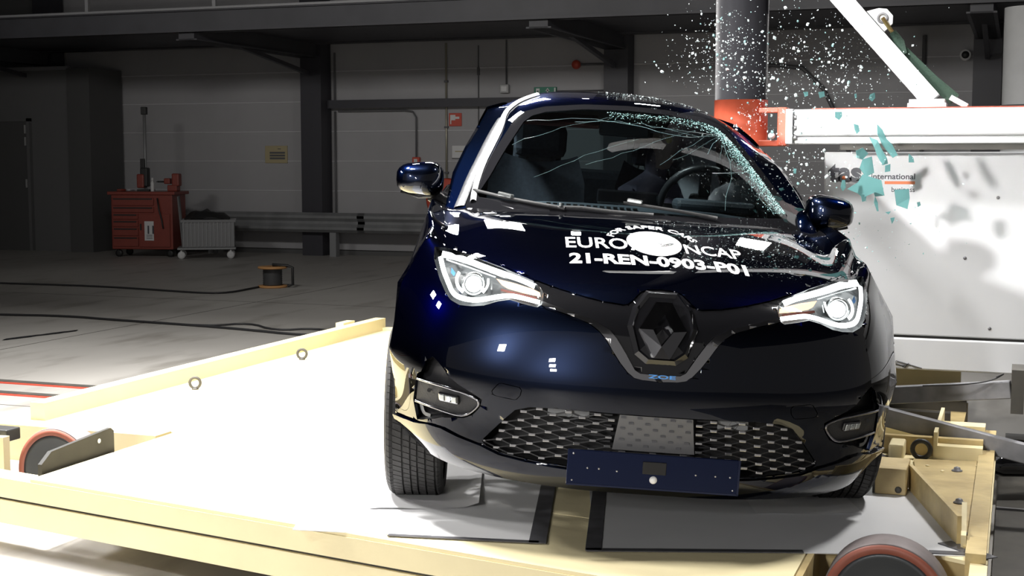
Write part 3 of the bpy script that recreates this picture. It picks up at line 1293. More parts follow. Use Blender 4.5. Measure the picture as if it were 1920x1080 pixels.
def panel(bm, faces, name, m, parent, rim=.014, gap=.0016, off=0., sharp=True, thick=True):
    """lift a set of faces out as a body panel with turned-in edges"""
    nb = bmesh.new()
    vm = {}
    for f in faces:
        vs = []
        for v in f.verts:
            if v not in vm:
                vm[v] = nb.verts.new(v.co)
                vm[v].normal = v.normal
            vs.append(vm[v])
        try:
            nf = nb.faces.new(vs)
            nf.smooth = True
        except ValueError:
            pass
    nb.normal_update()
    nrm = {v: v.normal.copy() for v in nb.verts}
    bed = [e for e in nb.edges if len(e.link_faces) == 1]
    bvs = {v for e in bed for v in e.verts}
    if gap:
        mv = {}
        for v in bvs:
            d = Vector((0, 0, 0))
            for f in v.link_faces:
                d += (f.calc_center_median() - v.co)
            d -= nrm[v] * d.dot(nrm[v])
            if d.length > 1e-6:
                mv[v] = d.normalized() * gap
        for v, d in mv.items():
            v.co += d
    if off:
        for v in nb.verts:
            v.co += nrm[v] * off
    if rim:
        for e in bed:
            e.smooth = False
        r = bmesh.ops.extrude_edge_only(nb, edges=bed)
        nv = [g for g in r['geom'] if isinstance(g, bmesh.types.BMVert)]
        for v in nv:
            # the partner vertex below
            best = None
            for e in v.link_edges:
                o = e.other_vert(v)
                if o in nrm and (o.co - v.co).length < 1e-7:
                    best = o
            n = nrm[best] if best else Vector((0, -1, 0))
            v.co -= n * rim
    mb = MB()
    mb.bm.free()
    mb.bm = nb
    for v in nb.verts:
        v.co = settle(v.co)
    return mb.build(name, m, parent)


def settled(mb):
    for v in mb.bm.verts:
        v.co = settle(v.co)
    return mb


car = thing('car', 'dark navy hatchback struck on its side by the black pole, front towards the viewer', 'car',
            hall(CAR_X, CAR_Y, DECK_Z), YAW)

# ---- outlines in the front elevation (half, +X side)
HEAD = [(.366, .772), (.378, .789), (.395, .801), (.44, .814), (.505, .831), (.557, .841), (.60, .849), (.66, .860), (.705, .865), (.737, .865),
        (.733, .831), (.716, .799), (.697, .767), (.676, .737), (.659, .720), (.628, .709), (.587, .711), (.55, .718), (.508, .735),
        (.47, .744), (.43, .737), (.384, .731), (.370, .740)]
BON = [(0, .810), (.04, .807), (.065, .799), (.086, .779), (.103, .764), (.122, .760), (.19, .766), (.27, .780), (.335, .793), (.39, .806),
       (.44, .819), (.506, .836), (.557, .846), (.601, .854), (.663, .865), (.712, .871)]
CH_OUT = [(0, .540), (.05, .542), (.078, .547), (.100, .563), (.124, .590), (.150, .626), (.172, .658), (.192, .678), (.222, .697), (.285, .716),
          (.33, .727), (.368, .735)]
CH_IN = [(0, .560), (.06, .562), (.078, .572), (.104, .614), (.135, .658), (.158, .683), (.21, .709), (.28, .727), (.367, .748)]
GRIL = [(0, .432), (.2, .432), (.30, .432), (.385, .427), (.43, .412), (.466, .372), (.528, .297), (.512, .286), (.47, .272), (.39, .262), (.30, .255), (.2, .25), (0, .247)]
FOG = [(.738, .48), (.722, .522), (.702, .538), (.688, .529), (.662, .506), (.648, .486), (.615, .467), (.571, .448), (.536, .430), (.541, .404),
       (.563, .374), (.59, .360), (.66, .348), (.70, .330), (.745, .312), (.762, .376), (.752, .469)]
TOW = [(.506, .464), (.487, .490), (.478, .493), (.422, .486), (.415, .478), (.418, .462), (.429, .447), (.436, .445), (.494, .450), (.503, .454)]
WS = [(0, 1.424), (.2, 1.417), (.36, 1.396), (.42, 1.375), (.455, 1.345), (.53, 1.209), (.578, 1.108), (.620, 1.035), (.612, 1.024), (.40, 1.020), (.2, 1.012), (0, 1.008)]
FRIT = [(0, 1.446), (.2, 1.440), (.37, 1.420), (.45, 1.395), (.495, 1.355), (.57, 1.214), (.622, 1.110), (.668, 1.020), (.66, .97), (0, .97)]
LIP = [(0, .241), (.2, .243), (.30, .248), (.39, .255), (.47, .265), (.528, .284), (.60, .298), (.655, .313), (.70, .314), (.745, .303), (.80, .298), (.86, .296)]


def full(P):
    """half outline from the centre line -> closed symmetric outline"""
    return P + [(-x, z) for x, z in P[::-1] if abs(x) > 1e-6]


def bon_z(x):
    x = abs(x)
    for (a, za), (b, zb) in zip(BON, BON[1:]):
        if a <= x <= b:
            return za + (zb - za) * (x - a) / (b - a)
    return 9


def lip_z(x):
    for (a, za), (b, zb) in zip(LIP, LIP[1:]):
        if a <= x <= b:
            return za + (zb - za) * (x - a) / (b - a)
    return .296


SHUT = [(.712, .605), (.715, .75), (.726, .95), (.742, 1.15), (.76, 1.36)]


def shut_x(y):
    for (xa, ya), (xb, yb) in zip(SHUT, SHUT[1:]):
        if ya <= y <= yb:
            return xa + (xb - xa) * (y - ya) / (yb - ya)
    return SHUT[0][0] if y < SHUT[0][1] else SHUT[-1][0]


REAR_EDGE = [(x, .985 + .17 * (abs(x) / .66) ** 2.4) for x in [-.76, -.7, -.6, -.5, -.4, -.3, -.2, -.1, 0, .1, .2, .3, .4, .5, .6, .7, .76]]


def rear_y(x):
    return .985 + .17 * (abs(x) / .66) ** 2.4


ARCH = [(.84 + .352 * math.cos(a), .312 + .352 * math.sin(a)) for a in [2 * math.pi * k / 44 for k in range(44)]]
ARCH_R = [(p[0] + 2.59, p[1]) for p in ARCH]

# ---- lower body
bm = lower_body().mesh(3)
bmesh.ops.recalc_face_normals(bm, faces=bm.faces[:])
if sum(f.normal.z for f in bm.faces if f.calc_center_median().z > .9 and f.calc_center_median().y < .9) < 0:
    bmesh.ops.reverse_faces(bm, faces=bm.faces[:])
BODY = BVHTree.FromBMesh(bm)

fr = lambda m, n: m.y < .80
frl = lambda m, n: m.y < .80 and m.z < .70
for P in (HEAD, FOG, TOW):
    knife(bm, P, 'front', fr)
    knife(bm, mir(P), 'front', fr)
for P in (GRIL, ):
    knife(bm, full(P), 'front', frl)
BON_F = [(-x, z) for x, z in BON[:0:-1]] + BON
knife(bm, BON_F, 'front', lambda m, n: m.y < .66, closed=False)
CHI = [(-x, z) for x, z in CH_IN[:0:-1]] + CH_IN
CHO = [(-x, z) for x, z in CH_OUT[:0:-1]] + CH_OUT
knife(bm, CHI, 'front', fr, closed=False)
knife(bm, CHO, 'front', fr, closed=False)
LIPF = [(-x, z) for x, z in LIP[:0:-1]] + LIP
knife(bm, LIPF, 'front', lambda m, n: m.y < .56 and m.z < .4, closed=False)
knife(bm, SHUT, 'top', lambda m, n: n.z > .2 and m.z > .8, closed=False)
knife(bm, mir(SHUT), 'top', lambda m, n: n.z > .2 and m.z > .8, closed=False)
knife(bm, REAR_EDGE, 'top', lambda m, n: n.z > .2 and m.z > .8, closed=False)
for P in (ARCH, ARCH_R):
    knife(bm, P, 'side', lambda m, n: abs(m.x) > .5)
# shut lines across the flanks (bumper / wing, doors)
for y0, zmin, zmax in ((.64, .62, .9), (1.27, 0, 1.2), (2.36, 0, 1.2), (3.30, .6, 1.2)):
    knife(bm, [(y0, zmin), (y0 + (.02 if y0 < 1 else 0), zmax)], 'side', lambda m, n: abs(m.x) > .55, closed=False)

GAR = CHI + [(.366, .772), (.378, .789), (.395, .801)] + [(x, z) for x, z in BON[:9:-1]][-1:] + BON[9::-1] + [(-x, z) for x, z in BON[1:10]] + [(-.395, .801), (-.378, .789), (-.366, .772)]
CHROME = CHI + CHO[::-1]
groups = {}
fullG = full(GRIL)
for f in bm.faces:
    m = f.calc_center_median()
    ax = abs(m.x)
    s = 'R' if m.x > 0 else 'L'
    if ax > .5 and m.z < .80:
        dy = min(abs(m.y - .84), abs(m.y - 3.43))
        if dy * dy + (m.z - .312) ** 2 < .352 ** 2:
            continue
    k = None
    if m.y < .80:
        p = (ax, m.z)
        if in_poly(*p, HEAD):
            k = 'head' + s
        elif in_poly(*p, FOG) and m.y < .6:
            k = 'fog' + s
        elif m.y < .4 and m.z < .5 and in_poly(m.x, m.z, fullG):
            k = 'grille'
        elif m.y < .4 and in_poly(*p, TOW):
            k = 'tow' + s
        elif m.y < .5 and in_poly(m.x, m.z, CHROME):
            k = 'chrome'
        elif m.y < .5 and in_poly(m.x, m.z, GAR):
            k = 'garnish'
    if k is None:
        if m.z > .75 and f.normal.z > .15 and m.y < 1.5 and m.z > bon_z(min(ax, .711)) - 1e-4 and ax < shut_x(m.y):
            k = 'bonnet' if m.y < rear_y(m.x) else 'cowl'
        elif m.y < .56 and m.z < lip_z(ax):
            k = 'lip'
        elif m.y < .65:
            k = 'bumper'
        elif m.y < 1.27:
            k = 'wing' + s
        elif m.y < 2.36 and ax > .5:
            k = 'door' + s
        elif m.y < 3.30 and ax > .5:
            k = 'rdoor' + s
        else:
            k = 'rear'
    groups.setdefault(k, []).append(f)

panel(bm, groups['bonnet'], 'bonnet', 'paint', car, rim=.02, gap=.0022)
panel(bm, groups['bumper'], 'front_bumper', 'paint', car, rim=.012)
panel(bm, groups['lip'], 'bumper_lip', 'paint', car, rim=.024, gap=.0, off=.011)
for s in 'LR':
    panel(bm, groups['wing' + s], 'front_wing', 'paint', car)
    panel(bm, groups['door' + s], 'front_door', 'paint', car)
    panel(bm, groups['rdoor' + s], 'rear_door', 'paint', car)
    panel(bm, groups['tow' + s], 'towing_cover', 'paint', car, rim=.006, gap=.0014)
panel(bm, groups['rear'], 'rear_body', 'paint', car)
panel(bm, groups['cowl'], 'scuttle_panel', 'seal_black', car, rim=.01)
panel(bm, groups['garnish'], 'nose_garnish', 'gloss_black', car, rim=.012, gap=.001, off=-.004)
panel(bm, groups['chrome'], 'garnish_strip', 'strip_chrome', car, rim=.014, gap=.001, off=.005)


def lift(x, z, off=0., back=0.):
    """point on the front skin at elevation coordinate (x, z), moved out along the normal / pushed back in y"""
    h = BODY.ray_cast(Vector((x, -2, z)), Vector((0, 1, 0)))
    if h[0] is None:
        return Vector((x, .6 + back, z))
    return h[0] + h[1] * off + Vector((0, back, 0))


def resample(P, step):
    out = []
    for (a, b) in zip(P, P[1:]):
        L = math.dist(a, b)
        n = max(1, int(L / step))
        for i in range(n):
            t = i / n
            out.append(tuple(a[k] + (b[k] - a[k]) * t for k in range(len(a))))
    out.append(tuple(P[-1]))
    return out


def smooth_path(P, it=2):
    for _ in range(it):
        Q = [P[0]]
        for a, b in zip(P, P[1:]):
            Q.append(tuple(.75 * x + .25 * y for x, y in zip(a, b)))
            Q.append(tuple(.25 * x + .75 * y for x, y in zip(a, b)))
        Q.append(P[-1])
        P = Q
    return P


def ribbon(P, w, back=.0, off=0., thick=.006, step=.012):
    """flat bar following a path on the front skin"""
    P = resample(smooth_path(P), step)
    mb = MB()
    rings = []
    for i, p in enumerate(P):
        q0, q1 = P[max(i - 1, 0)], P[min(i + 1, len(P) - 1)]
        t = Vector((q1[0] - q0[0], q1[1] - q0[1])).normalized()
        n = Vector((-t.y, t.x))
        ww = w[0] + (w[1] - w[0]) * i / (len(P) - 1) if isinstance(w, (tuple, list)) else w
        a = lift(p[0] + n.x * ww / 2, p[1] + n.y * ww / 2, off, back)
        b = lift(p[0] - n.x * ww / 2, p[1] - n.y * ww / 2, off, back)
        if (a - b).length > ww * 4:
            a.y = b.y = min(a.y, b.y)
        y = Vector((0, thick, 0))
        rings.append([mb.bm.verts.new(v) for v in (a, b, b + y, a + y)])
    for A, B in zip(rings, rings[1:]):
        for k in range(4):
            mb.bm.faces.new((A[k], A[(k + 1) % 4], B[(k + 1) % 4], B[k]))
    mb.bm.faces.new(rings[0][::-1])
    mb.bm.faces.new(rings[-1])
    bmesh.ops.recalc_face_normals(mb.bm, faces=mb.bm.faces[:])
    return mb


def fill_poly(mb, pts, flip=False):
    """fan-free fill of a nearly flat outline"""
    vs = [mb.bm.verts.new(p) for p in pts]
    es = [mb.bm.edges.new((vs[i], vs[(i + 1) % len(vs)])) for i in range(len(vs))]
    r = bmesh.ops.triangle_fill(mb.bm, use_beauty=True, edges=es, normal=(0, -1, 0))
    return vs


def pocket(P, depth, inset=.0, back0=.004, taper=0.):
    """recess behind an outline: side wall and floor"""
    mb = MB()
    P = resample(list(P) + [P[0]], .02)[:-1]
    cx = sum(p[0] for p in P) / len(P)
    cz = sum(p[1] for p in P) / len(P)
    A = [lift(x, z, 0, back0) for x, z in P]
    ymax = max(a.y for a in A)
    Bp = []
    for (x, z), a in zip(P, A):
        xx, zz = cx + (x - cx) * (1 - taper), cz + (z - cz) * (1 - taper)
        Bp.append(Vector((xx, a.y + depth, zz)))
    va = [mb.bm.verts.new(p) for p in A]
    n = len(A)
    vb = fill_poly(mb, Bp)
    for i in range(n):
        mb.bm.faces.new((va[i], va[(i + 1) % n], vb[(i + 1) % n], vb[i]))
    return mb


DRL_U = [(.708, .846), (.63, .838), (.553, .822), (.48, .809), (.432, .800), (.394, .787)]
DRL_L = [(.712, .838), (.695, .801), (.672, .766), (.657, .742), (.637, .730), (.592, .726), (.554, .733), (.522, .743), (.48, .753), (.453, .754), (.406, .748), (.376, .744)]
IND = [(.517, .796), (.455, .789), (.40, .779), (.378, .772), (.374, .760), (.43, .765), (.477, .772), (.497, .780)]

for s, sg in (('R', 1), ('L', -1)):
    sx = lambda P: [(sg * x, z) for x, z in P]
    hl = settled(pocket(sx(HEAD), .055, taper=.06)).build('headlight', 'lamp_inner', car, recalc=True)
    settled(ribbon(sx(DRL_U), (.017, .014), back=.018)).build('daytime_strip', 'lamp_white', hl)
    settled(ribbon(sx(DRL_L), (.016, .012), back=.018)).build('daytime_strip', 'lamp_white', hl)
    # thin bright divider under the upper strip
    settled(ribbon(sx([(.69, .832), (.60, .816), (.52, .800)]), .004, back=.022)).build('divider', 'lens_silver', hl)
    mb = MB()
    fill_poly(mb, [lift(x, z, 0, .024) for x, z in sx(IND)])
    settled(mb).build('indicator', 'lamp_amber', hl, recalc=True)
    settled(ribbon(sx([(.50, .767), (.44, .7605), (.385, .7545)]), .006, back=.024)).build('indicator_reflector', 'maroon', hl)
    # projector lens with bright brackets
    c = lift(sg * .589, .772, 0, .03)
    mb = MB()
    mb.lathe([(.0015, -.022), (.012, -.019), (.021, -.012), (.026, .0), (.026, .02)], center=c, axis='y', n=24)
    settled(mb).build('projector_lens', 'lamp_white', hl)
    mb = MB()
    mb.lathe([(.031, .0), (.035, -.004), (.038, .0), (.040, .02), (.030, .02)], center=c, axis='y', n=28, closed=True)
    settled(mb).build('lens_ring', 'lens_silver', hl)
    settled(ribbon(sx([(.640, .802), (.648, .782), (.640, .760), (.620, .747)]), .010, back=.016)).build('lens_bracket', 'lamp_white', hl)
    settled(ribbon(sx([(.543, .794), (.542, .773), (.557, .753)]), .007, back=.016)).build('lens_bracket', 'lamp_white', hl)
    settled(ribbon(sx([(.531, .788), (.530, .765)]), .004, back=.016)).build('lens_bar', 'lens_silver', hl)
    mb = MB()
    fill_poly(mb, [lift(sg * x, z, 0, .02) for x, z in ((.668, .812), (.652, .798), (.656, .788), (.668, .796))])
    settled(mb).build('blue_insert', 'badge_blue', hl, recalc=True)
    o = panel(bm, groups['head' + s], 'lamp_cover', 'lamp_cover', hl, rim=.0, gap=.0015)

    # fog lamp pocket
    fg = settled(pocket(sx(FOG), .06, taper=.03)).build('fog_lamp_housing', 'satin_black', car, recalc=True)
    TRIM = [(.752, .452), (.713, .452), (.668, .451), (.626, .446), (.595, .443), (.563, .434), (.546, .426), (.543, .414), (.549, .402), (.568, .380),
            (.585, .369), (.600, .365), (.626, .365), (.689, .372), (.754, .374)]
    BODYP = [(.748, .449), (.668, .449), (.595, .441), (.56, .432), (.546, .42), (.553, .398), (.572, .378), (.60, .367), (.626, .366), (.689, .374), (.752, .378)]
    mb = MB()
    A = [lift(x, z, 0, .012) for x, z in sx(BODYP)]
    fill_poly(mb, A)
    B = [p + Vector((0, .04, 0)) for p in A]
    va = [mb.bm.verts.new(p) for p in A]
    vb = [mb.bm.verts.new(p) for p in B]
    for i in range(len(A)):
        mb.bm.faces.new((va[i], va[(i + 1) % len(A)], vb[(i + 1) % len(A)], vb[i]))
    settled(mb).build('pod', 'grain_black', fg, recalc=True)
    mb = MB()
    pts = resample(smooth_path(sx(TRIM)), .012)
    mb.tube([lift(x, z, 0, .004) for x, z in pts], .0045, n=8)
    settled(mb).build('trim_loop', 'dark_chrome', fg)
    fl = lift(sg * .640, .415, 0, .006)
    nrm = BODY.ray_cast(Vector((sg * .640, -2, .415)), Vector((0, 1, 0)))[1]
    side = nrm.cross(Vector((0, 0, 1))).normalized()
    rot = Matrix((side, nrm, side.cross(nrm))).transposed()
    mb = MB()
    mb.box(fl, (.085, .012, .030), rot=rot, bevel=.005)
    settled(mb).build('lamp_frame', 'gloss_black', fg)
    mb = MB()
    for q in (-.026, 0, .026):
        mb.box(fl + side * q + nrm * .006, (.020, .006, .020), rot=rot, bevel=.002)
    settled(mb).build('reflector', 'lens_silver', fg)
    mb = MB()
    mb.box(fl + side * (.006 * sg) + nrm * .010, (.012, .004, .012), rot=rot, bevel=.003)
    settled(mb).build('led', 'led' if sg < 0 else 'lens_silver', fg)
    ps = lift(sg * .708, .425, 0, .009)
    mb = MB()
    mb.cyl(ps, ps + Vector((0, -.004, 0)), .0065, n=14)
    settled(mb).build('parking_sensor', 'matt_black', fg)
    # vertical fin in the lower air slot
    settled(ribbon(sx([(.735, .365), (.725, .335), (.70, .335)]), .012, back=.03)).build('air_duct_fin', 'grey_plastic', fg)

# ---- grille
def bval(x, z, back=0.):
    return lift(x, z, 0, back)


gr = settled(pocket(fullG, .09)).build('lower_grille', 'matt_black', car, recalc=True)
mb = MB()
ROWS = [(.418 - .0158 * i) for i in range(12)]


def lat(i, j):
    """lattice node: column i, half-row j"""
    z = .424 - .0142 * j
    x = .0445 * i * (1 + .55 * (.424 - z))
    return x, z


nodes = []
g_in = [(x * .995, z) for x, z in fullG]


def inside_g(x, z):
    if abs(x) < .126 and z > .318:
        return False
    return in_poly(x, z, fullG)


tabs = MB()
wires = MB()
for i in range(-12, 13):
    for j in range(13):
        if (i + j) % 2:
            continue
        x, z = lat(i, j)
        if not inside_g(x, z):
            continue
        c = bval(x, z, .012)
        tabs.box(c, (.021, .008, .0085), bevel=.0015)
        for di in (-1, 1):
            x2, z2 = lat(i + di, j + 1)
            if inside_g(x2, z2):
                c2 = bval(x2, z2, .014)
                wires.bar(c, c2, .004, .004)
settled(wires).build('lattice', 'satin_black', gr)
o = settled(tabs).build('lattice_tabs', 'grille_tab', gr)
o['kind'] = 'stuff'
# slats of the radiator shutter behind the lattice
for sg in (-1, 1):
    for k in range(6):
        mb = MB()
        z = .420 - .017 * k
        mb.bar(bval(sg * .130, z, .045), bval(sg * .245, z, .045), .008, .006)
        settled(mb).build('shutter_slat', 'satin_black', gr)
for (x0, x1, z0, z1) in ((-.33, -.20, .405, .430), (.195, .29, .398, .430)):
    mb = MB()
    c0 = bval((x0 + x1) / 2, (z0 + z1) / 2, .035)
    mb.box(c0, (x1 - x0, .01, z1 - z0), bevel=.003)
    mb.lathe([(.011, -.008), (.013, -.008), (.013, 0), (.011, 0)], center=c0, axis='y', n=18, closed=True)
    settled(mb).build('sensor_bracket', 'grey_plastic', gr)
pn = MB()
P = []
for z in (.431, .40, .36, .320):
    hw = .112 + (.431 - z) * .13
    P.append([bval(x, z, -.002) for x in (-hw, -hw * .5, 0, hw * .5, hw)])
pn.grid(P)
pc = settled(pn).build('centre_panel', 'grey_card', gr, recalc=True)
pm = MB()
for r_ in range(6):
    for q in range(-2, 3):
        x = q * .05 + (.025 if r_ % 2 else 0)
        z = .424 - .0175 * r_
        if abs(x) < .105:
            pm.box(bval(x, z, -.004), (.015, .003, .0055))
settled(pm).build('panel_slots', 'tape_dark', pc)

# ---- number plate blank
pl = MB()
plz, plh = .266, .108
tilt = Matrix.Rotation(R(-3), 3, 'X')
pl.box((0, -.012, plz), (.525, .010, plh), rot=tilt, bevel=.003)
po = settled(pl).build('plate_blank', 'plate_blue', car)
mb = MB()
mb.box((.003, -.018, plz + .012), (.072, .006, .038), rot=tilt, bevel=.002)
settled(mb).build('plate_recess', 'matt_black', po)
mb = MB()
mb.lathe([(.001, -.010), (.008, -.009), (.012, -.004), (.012, 0)], center=(.002, -.015, plz - .024), axis='y', n=18)
settled(mb).build('plate_button', 'decal_white', po)
mb = MB()
for x, z in ((-.245, .042), (-.20, 0), (-.165, 0), (-.11, -.004), (.13, .0), (.19, .0), (.235, .0), (.245, -.04), (-.245, -.04)):
    mb.lathe([(.0005, -.003), (.003, -.002), (.0035, 0)], center=(x, -.017, plz + z), axis='y', n=10)
settled(mb).build('plate_rivets', 'zinc', po)
mb = MB()
mb.bx(-.262, .262, -.021, -.016, plz - plh / 2 - .001, plz - plh / 2 + .004)
mb.bx(.257, .263, -.021, -.010, plz - plh / 2, plz + plh / 2)
settled(mb).build('plate_edge', 'plate_blue', po)

# ---- emblem
HEXF = [(-.050, .802), (.050, .802), (.092, .756), (.108, .700), (.082, .618), (.046, .592), (-.046, .592), (-.082, .618), (-.108, .700), (-.092, .756)]
mb = MB()
A = [lift(x * 1.0, z, .002) for x, z in HEXF]
B = [lift(x * .86, .697 + (z - .697) * .88, .014) for x, z in HEXF]
C_ = [lift(x * .80, .697 + (z - .697) * .82, .006) for x, z in HEXF]
va, vb, vc = ([mb.bm.verts.new(p) for p in L_] for L_ in (A, B, C_))
n = len(A)
for i in range(n):
    j = (i + 1) % n
    mb.bm.faces.new((va[i], va[j], vb[j], vb[i]))
    mb.bm.faces.new((vb[i], vb[j], vc[j], vc[i]))
cc = mb.bm.verts.new(lift(0, .697, .004))
for i in range(n):
    mb.bm.faces.new((vc[i], vc[(i + 1) % n], cc))
em = settled(mb).build('emblem_surround', 'gloss_black', car, recalc=True)
mb = MB()
ref = lift(0, .697).y


def em_p(x, z, h):
    return Vector((x, ref + (z - .697) * .32 - h, z))


T1, T2, RR, B2, B1, LL = (em_p(x, z, .020) for x, z in ((-.024, .780), (.024, .780), (.072, .697), (.024, .613), (-.024, .613), (-.072, .697)))
iT, iR, iB, iL = (em_p(x, z, h) for x, z, h in ((.002, .744, .034), (.031, .694, .030), (-.004, .650, .034), (-.031, .698, .030)))
for q in ((T1, T2, iT), (T1, iT, iL, LL), (T2, RR, iR, iT), (LL, iL, iB, B1), (RR, B2, iB, iR), (B1, iB, B2)):
    mb.face(q)
back = [p + Vector((0, .02, 0)) for p in (T1, T2, RR, B2, B1, LL)]
fr_ = (T1, T2, RR, B2, B1, LL)
for i in range(6):
    mb.face((fr_[i], back[i], back[(i + 1) % 6], fr_[(i + 1) % 6]))
ibk = [p + Vector((0, .024, 0)) for p in (iT, iR, iB, iL)]
ifr = (iT, iR, iB, iL)
for i in range(4):
    mb.face((ifr[i], ifr[(i + 1) % 4], ibk[(i + 1) % 4], ibk[i]))
settled(mb).build('diamond_badge', 'badge_chrome', em)
# model lettering under the diamond
tb = text_mesh('ZOE', size=.024, bold=.0006, font_scale_x=1.75)
w = max(v.co.x for v in tb.verts)
for v in tb.verts:
    v.co = settle(lift(v.co.x - w / 2 + .006, .5545 + v.co.y * .62 - .004, .0075))
mb = MB()
mb.bm.free()
mb.bm = tb
mb.build('model_lettering', 'badge_blue', em, recalc=True)

# ---- bonnet lettering
BT = BVHTree.FromBMesh(bm)


def on_bonnet(x, y, off=.0016):
    h = BODY.ray_cast(Vector((x, y, 3)), Vector((0, 0, -1)))
    p = h[0] + h[1] * off
    return settle(p)


def decal(tb, fn, name, parent, m='decal_white'):
    bmesh.ops.triangulate(tb, faces=tb.faces[:])
    for _ in range(2):
        long = [e for e in tb.edges if e.calc_length() > .03]
        if long:
            bmesh.ops.subdivide_edges(tb, edges=long, cuts=1)
            bmesh.ops.triangulate(tb, faces=tb.faces[:])
    for v in tb.verts:
        x, y = fn(v.co.x, v.co.y)
        v.co = on_bonnet(x, y)
    bmesh.ops.recalc_face_normals(tb, faces=tb.faces[:])
    mb = MB()
    mb.bm.free()
    mb.bm = tb
    return mb.build(name, m, parent)


def fit_text(body, x0, x1, y0, y1, arc=0., **kw):
    tb = text_mesh(body, size=1, **kw)
    a0, a1 = min(v.co.x for v in tb.verts), max(v.co.x for v in tb.verts)
    b0, b1 = min(v.co.y for v in tb.verts), max(v.co.y for v in tb.verts)

    def fn(x, y):
        t = (x - a0) / (a1 - a0)
        return x0 + (x1 - x0) * t, y0 + (y1 - y0) * (y - b0) / (b1 - b0) - arc * (2 * t - 1) ** 2
    return tb, fn


bon = [c for c in car.children if c.name.startswith('bonnet')][0]
decal(*fit_text('EURO', -.292, -.082, .478, .618, bold=.012), name='lettering', parent=bon)
decal(*fit_text('NCAP', .112, .306, .478, .600, bold=.012), name='lettering', parent=bon)
decal(*fit_text('21-REN-0903-P01', -.284, .300, .310, .415, bold=.035), name='lettering', parent=bon)


def arc_fn(t0):
    pass


tb = text_mesh('FOR SAFER CARS', size=1, bold=.02)
a0, a1 = min(v.co.x for v in tb.verts), max(v.co.x for v in tb.verts)


def arc_map(x, y):
    t = (x - a0) / (a1 - a0)
    ang = R(163) - R(146) * t
    rx, ry = .142 + .036 * y, .225 + .075 * y
    return .012 + rx * math.cos(ang), .575 + ry * math.sin(ang)


decal(tb, arc_map, 'lettering', bon)
# oval mark with its dark inset
mb = MB()
ring = [(math.cos(2 * math.pi * k / 40), math.sin(2 * math.pi * k / 40)) for k in range(40)]
rows = [[(0.012 + .094 * c * q, .588 + .165 * s_ * q, 0) for c, s_ in ring] for q in (.08, .3, .55, .8, 1)]
V = [[mb.bm.verts.new(on_bonnet(p[0], p[1])) for p in row] for row in rows]
for A, B in zip(V, V[1:]):
    for k in range(40):
        mb.bm.faces.new((A[k], A[(k + 1) % 40], B[(k + 1) % 40], B[k]))
mb.bm.faces.new(V[0])
ov = mb.build('oval_mark', 'decal_white', bon, recalc=True)
mb = MB()
ins = [(.022, .46), (.020, .585), (.05, .592), (.083, .588), (.070, .565), (.050, .548), (.030, .54), (.026, .46)]
mb.bm.faces.new([mb.bm.verts.new(on_bonnet(x, y, .003)) for x, y in ins])
mb.build('oval_inset', 'gloss_black', bon, recalc=True)

# ---- greenhouse
gb = greenhouse().mesh(3)
bmesh.ops.recalc_face_normals(gb, faces=gb.faces[:])
if sum(f.normal.z for f in gb.faces if f.calc_center_median().z > 1.45) < 0:
    bmesh.ops.reverse_faces(gb, faces=gb.faces[:])
ROOF = BVHTree.FromBMesh(gb)
fw = lambda m, n: m.y < 2.3
knife(gb, full(WS), 'front', fw)
knife(gb, full(FRIT), 'front', fw)
SIDEW = [(1.70, 1.0), (1.95, 1.20), (2.12, 1.335), (2.25, 1.375), (2.6, 1.40), (3.05, 1.395), (3.32, 1.35), (3.42, 1.2), (3.40, 1.03), (3.2, 1.0)]
knife(gb, SIDEW, 'side', lambda m, n: abs(m.x) > .48)
REARW = [(0, 1.40), (.3, 1.395), (.42, 1.37), (.47, 1.2), (.50, 1.06), (.3, 1.03), (0, 1.03)]
knife(gb, full(REARW), 'front', lambda m, n: m.y > 3.45)
g2 = {}
wsF, frF, rwF = full(WS), full(FRIT), full(REARW)
for f in gb.faces:
    m = f.calc_center_median()
    s = 'R' if m.x > 0 else 'L'
    if m.y < 2.3 and f.normal.y < -.1 and in_poly(m.x, m.z, wsF):
        k = 'ws'
    elif m.y < 2.3 and f.normal.y < -.1 and in_poly(m.x, m.z, frF):
        k = 'frit'
    elif abs(m.x) > .48 and abs(f.normal.x) > .5 and in_poly(m.y, m.z, SIDEW):
        k = 'sw' + s
    elif m.y > 3.5 and f.normal.y > .3 and in_poly(m.x, m.z, rwF):
        k = 'rw'
    elif m.y > 2.0 and f.normal.z > .55:
        k = 'roof'
    elif m.z < .975 and m.y > 3.5:
        k = 'shell'
    else:
        k = 'shell'
    g2.setdefault(k, []).append(f)
panel(gb, g2['roof'], 'roof', 'paint', car, rim=.01, gap=.0)
panel(gb, g2['shell'], 'pillar_frame', 'paint', car, rim=.012, gap=.0)
panel(gb, g2['frit'], 'windscreen_seal', 'seal_black', car, rim=.006, gap=.0008)
wso = panel(gb, g2['ws'], 'windscreen', 'windscreen', car, rim=0, gap=0, off=-.002)
for s in 'LR':
    panel(gb, g2['sw' + s], 'side_window', 'side_glass', car, rim=0, gap=0)
panel(gb, g2['rw'], 'rear_window', 'side_glass', car, rim=0, gap=0)


def on_ws(x, z, off=0.):
    h = ROOF.ray_cast(Vector((x, -1, z)), Vector((0, 1, 0)))
    if h[0] is None:
        return None
    return h[0] + h[1] * off


# wipers
def wiper(P, adapter):
    w = MB()
    pts = [on_ws(x, z, .012) if z > 1.0 else Vector((x, 1.02 + .1 * abs(x), z + .012)) for x, z in P]
    w.tube(resample([tuple(p) for p in pts], .03), .007, n=6)
    wo = settled(w).build('wiper', 'matt_black', car)
    a = MB()
    p, q = (on_ws(*t, .022) for t in adapter)
    a.bar(p, q, .022, .016, bevel=.004)
    settled(a).build('wiper_clip', 'lens_silver', wo)


